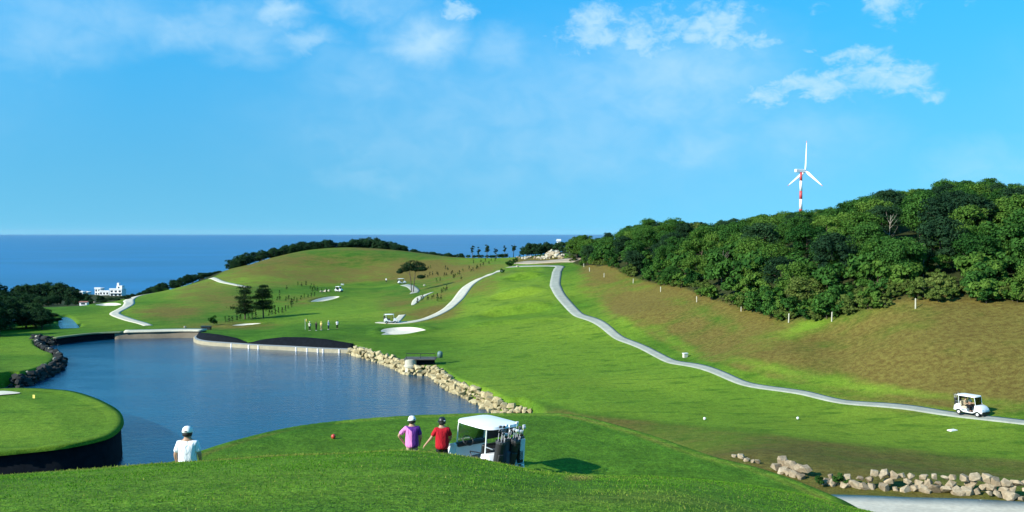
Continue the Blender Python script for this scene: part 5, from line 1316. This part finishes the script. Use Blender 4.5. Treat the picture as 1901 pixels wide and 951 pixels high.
def flagstick(px, py, h, mat, label, fl=.55):
    p = hit(px, py); o = empty('flagstick', p); tag(o, label, 'flag')
    MB().tube([(0, 0, -.1), (0, 0, h)], .022, 6).build('pole', WHITE_M, o)
    bm = bmesh.new(); n = 6; a = [bm.verts.new((fl * i / n, .06 * math.sin(i * 1.3), h - .02 - .05 * i / n)) for i in range(n + 1)]; b = [bm.verts.new((fl * i / n, .06 * math.sin(i * 1.3 + .4), h - .48 - .07 * i / n)) for i in range(n + 1)]
    for i in range(n): bm.faces.new((a[i], a[i + 1], b[i + 1], b[i]))
    bmesh.ops.solidify(bm, geom=bm.faces[:], thickness=.01); link('flag_cloth', bm_mesh('flag_cloth', bm, False, mat), None, o)
flagstick(633, 540, 2.4, WHITE_M, 'white flag on a pole beside the cart near the upper bunker', 1.0)
flagstick(566.5, 612, 2.1, YELLOW, 'yellow flag on a pole left of the five golfers')
p = hit(63, 741); o = empty('yardage_board', p, R(-20)); tag(o, 'small yellow board standing on the round green at left', 'board')
MB().box((0, 0, .26), (.30, .05, .36), bev=.01).build('panel', YELLOW, o); MB().tube([(-.1, 0, -.05), (-.1, 0, .1)], .015, 5).tube([(.1, 0, -.05), (.1, 0, .1)], .015, 5).build('leg', BLACK, o)
def marker(px, py, mat, r, label):
    p = hit(px, py); o = empty('tee_marker', p); tag(o, label, 'tee marker', 'tee markers')
    MB().lathe([(.01, 0), (r * .7, r * .25), (r, r), (r * .72, r * 1.7), (.01, 2 * r)], 12).build('ball', mat, o, True); MB().tube([(0, 0, -.08), (0, 0, .04)], .015, 5).build('spike', BLACK, o)
marker(619, 815, plain_cache('marker_red', (.5, .05, .03), .4), .09, 'red round tee marker on the near tee left of the players')
marker(1308, 780, WHITE_M, .14, 'white round tee marker on the lower fairway edge, nearer the near tee'); marker(1481, 779, WHITE_M, .13, 'white round tee marker on the lower fairway, farther right')
p = hit(1768, 800); o = MB().box((0, 0, .04), (.75, .45, .10), bev=.02).box((0, 0, .10), (.55, .3, .04), bev=.01).build('marker_slab', WHITE_M); o.location = p; o.rotation_euler.z = .4; tag(o, 'flat white marker slab in the grass below the path cart', 'marker')
for (px, py, s, lab) in [(597, 543, 1.3, 'low white rock near the saplings, leftmost of three'), (604, 542, 1.2, 'low white rock near the saplings, middle of three'), (611, 541, 1.0, 'low white rock near the saplings, rightmost of three'), (788, 531, .9, 'pale lone rock on the slope right of the umbrella pine'), (343, 609, .7, 'tiny pale rock on the bank behind the dam'), (961, 496, 1.0, 'white rock at the left end of the far tee path'), (175, 562, .9, 'pale rock behind the bunker on the left fairway')]:
    p = hit(px, py); o = put_stone(SW, (p[0], p[1], p[2] + s * .2), s); o.name = 'pale_rock'; tag(o, lab, 'rock')
# pump intake on the shore
ip = PZ(775, 694, LAKE_Z); it = empty('pump_intake', (ip[0], ip[1], CAM_Z + LAKE_Z)); tag(it, 'concrete pump intake with a dark opening on the rocky lake shore', 'pump house')
auto_smooth(MB().lathe([(.85, -.6), (.85, .9), (.95, 1.0), (.95, 1.25), (.85, 1.3), (.85, 2.1), (.6, 2.15)], 18, c=(-1.0, .1, 0)).build('pillar', CONC_PALE, it))
MB().box((1.1, 1.0, .75), (2.6, 1.4, 2.5), bev=.04).build('chamber', LINER, it); MB().box((.4, .7, 2.15), (4.6, 2.4, .18), bev=.03).build('deck', DARKC, it)
MB().tube([(-1.6, -.3, 2.2), (-1.6, -.3, 3.0), (2.6, -.3, 3.0), (2.6, -.3, 2.2)], .05, 6).tube([(.5, -.3, 2.2), (.5, -.3, 3.0)], .04, 6).build('railing', BLACK, it)
MB().lathe([(.4, 2.2), (.4, 2.9), (.25, 3.1), (.05, 3.15)], 12, c=(3.2, 1.2, 0)).build('pump', plain_cache('pump_green', (.10, .17, .15), .5), it, True)

# ------------------------------------------------------------------ grass blades in the foreground
def blades(n, d0, d1, hmin, hmax, seed, keep=None, wid=.006, b0=-.64, b1=.64):
    r = np.random.default_rng(seed); d = np.sqrt(r.uniform(d0 * d0, d1 * d1, n)); b = r.uniform(b0, b1, n); x = b * d
    if keep is not None: k = keep(x, d, r); x, d = x[k], d[k]
    n = len(x); z = np.concatenate([H(x[i:i + 60000], d[i:i + 60000]) for i in range(0, n, 60000)])
    h = r.uniform(hmin, hmax, n) * (1 + .5 * vnoise(x, d, 2.2, 77)); a = r.uniform(0, 6.28, n); w = wid * r.uniform(.7, 1.5, n) * (d / 9)
    lx, ly = r.normal(size=n) * .5 * h, r.normal(size=n) * .5 * h
    A = np.c_[x - np.cos(a) * w, d - np.sin(a) * w, z - .01]; B = np.c_[x + np.cos(a) * w, d + np.sin(a) * w, z - .01]; C = np.c_[x + lx, d + ly, z + h]
    return np.stack([A, B, C], 1).reshape(-1, 3)
def clump(x, d, r): return r.uniform(0, 1, len(x)) < .55 + .45 * vnoise(x, d, 3.3, 55)
V = np.vstack([blades(150000, 6.6, 21, .008, .024, 1, clump), blades(14000, 20.0, 27, .10, .28, 2, lambda x, d, r: (np.abs(d - (23.6 + .25 * (x + 5.5))) < .35) & (x < -4.2) & (x > -8.2), .008, -.4, 0),
               blades(9000, 14, 19, .012, .045, 3, lambda x, d, r: np.abs(d - np.interp(x / d * FPX + CX, _pp, _dc)) < .45)])
gb = link('grass_blades', np_mesh('grass_blades', V, np.arange(len(V)).reshape(-1, 3)), BLADE); tag(gb, 'short mown grass blades over the foreground slope', 'grass', kind='stuff')
bx, by = V[0::3, 0].astype(float), V[0::3, 1].astype(float)
st_ = zones(bx, by, V[0::3, 2].astype(float))[:, 0]; st_ = np.clip((st_ - .18) * 1.5, 0, .85) * rng.uniform(.5, 1.2, len(st_)); st_ = np.where(rng.uniform(size=len(st_)) < .05, .8, st_)
at_ = gb.data.attributes.new('straw', 'FLOAT', 'POINT'); at_.data.foreach_set('value', np.repeat(np.clip(st_, 0, 1), 3).astype(np.float32))

# ------------------------------------------------------------------ sea haze: one closed box of thin air round everything
hz = MB().box((0, 19000, 104), (94000, 60000, 210)).build('haze', None); hz['kind'] = 'stuff'; hz['label'] = 'thin pale sea haze in the air'
hm_ = bpy.data.materials.new('haze_air'); hm_.use_nodes = True; ht = NT(hm_.node_tree); ho = ht.n('ShaderNodeOutputMaterial'); pv = ht.n('ShaderNodeVolumePrincipled')
pv.inputs['Color'].default_value = (.75, .88, .97, 1); pv.inputs['Density'].default_value = 0.5e-5; pv.inputs['Anisotropy'].default_value = .1
ht.l(pv.outputs[0], ho.inputs['Volume']); hz.data.materials.clear(); hz.data.materials.append(hm_)
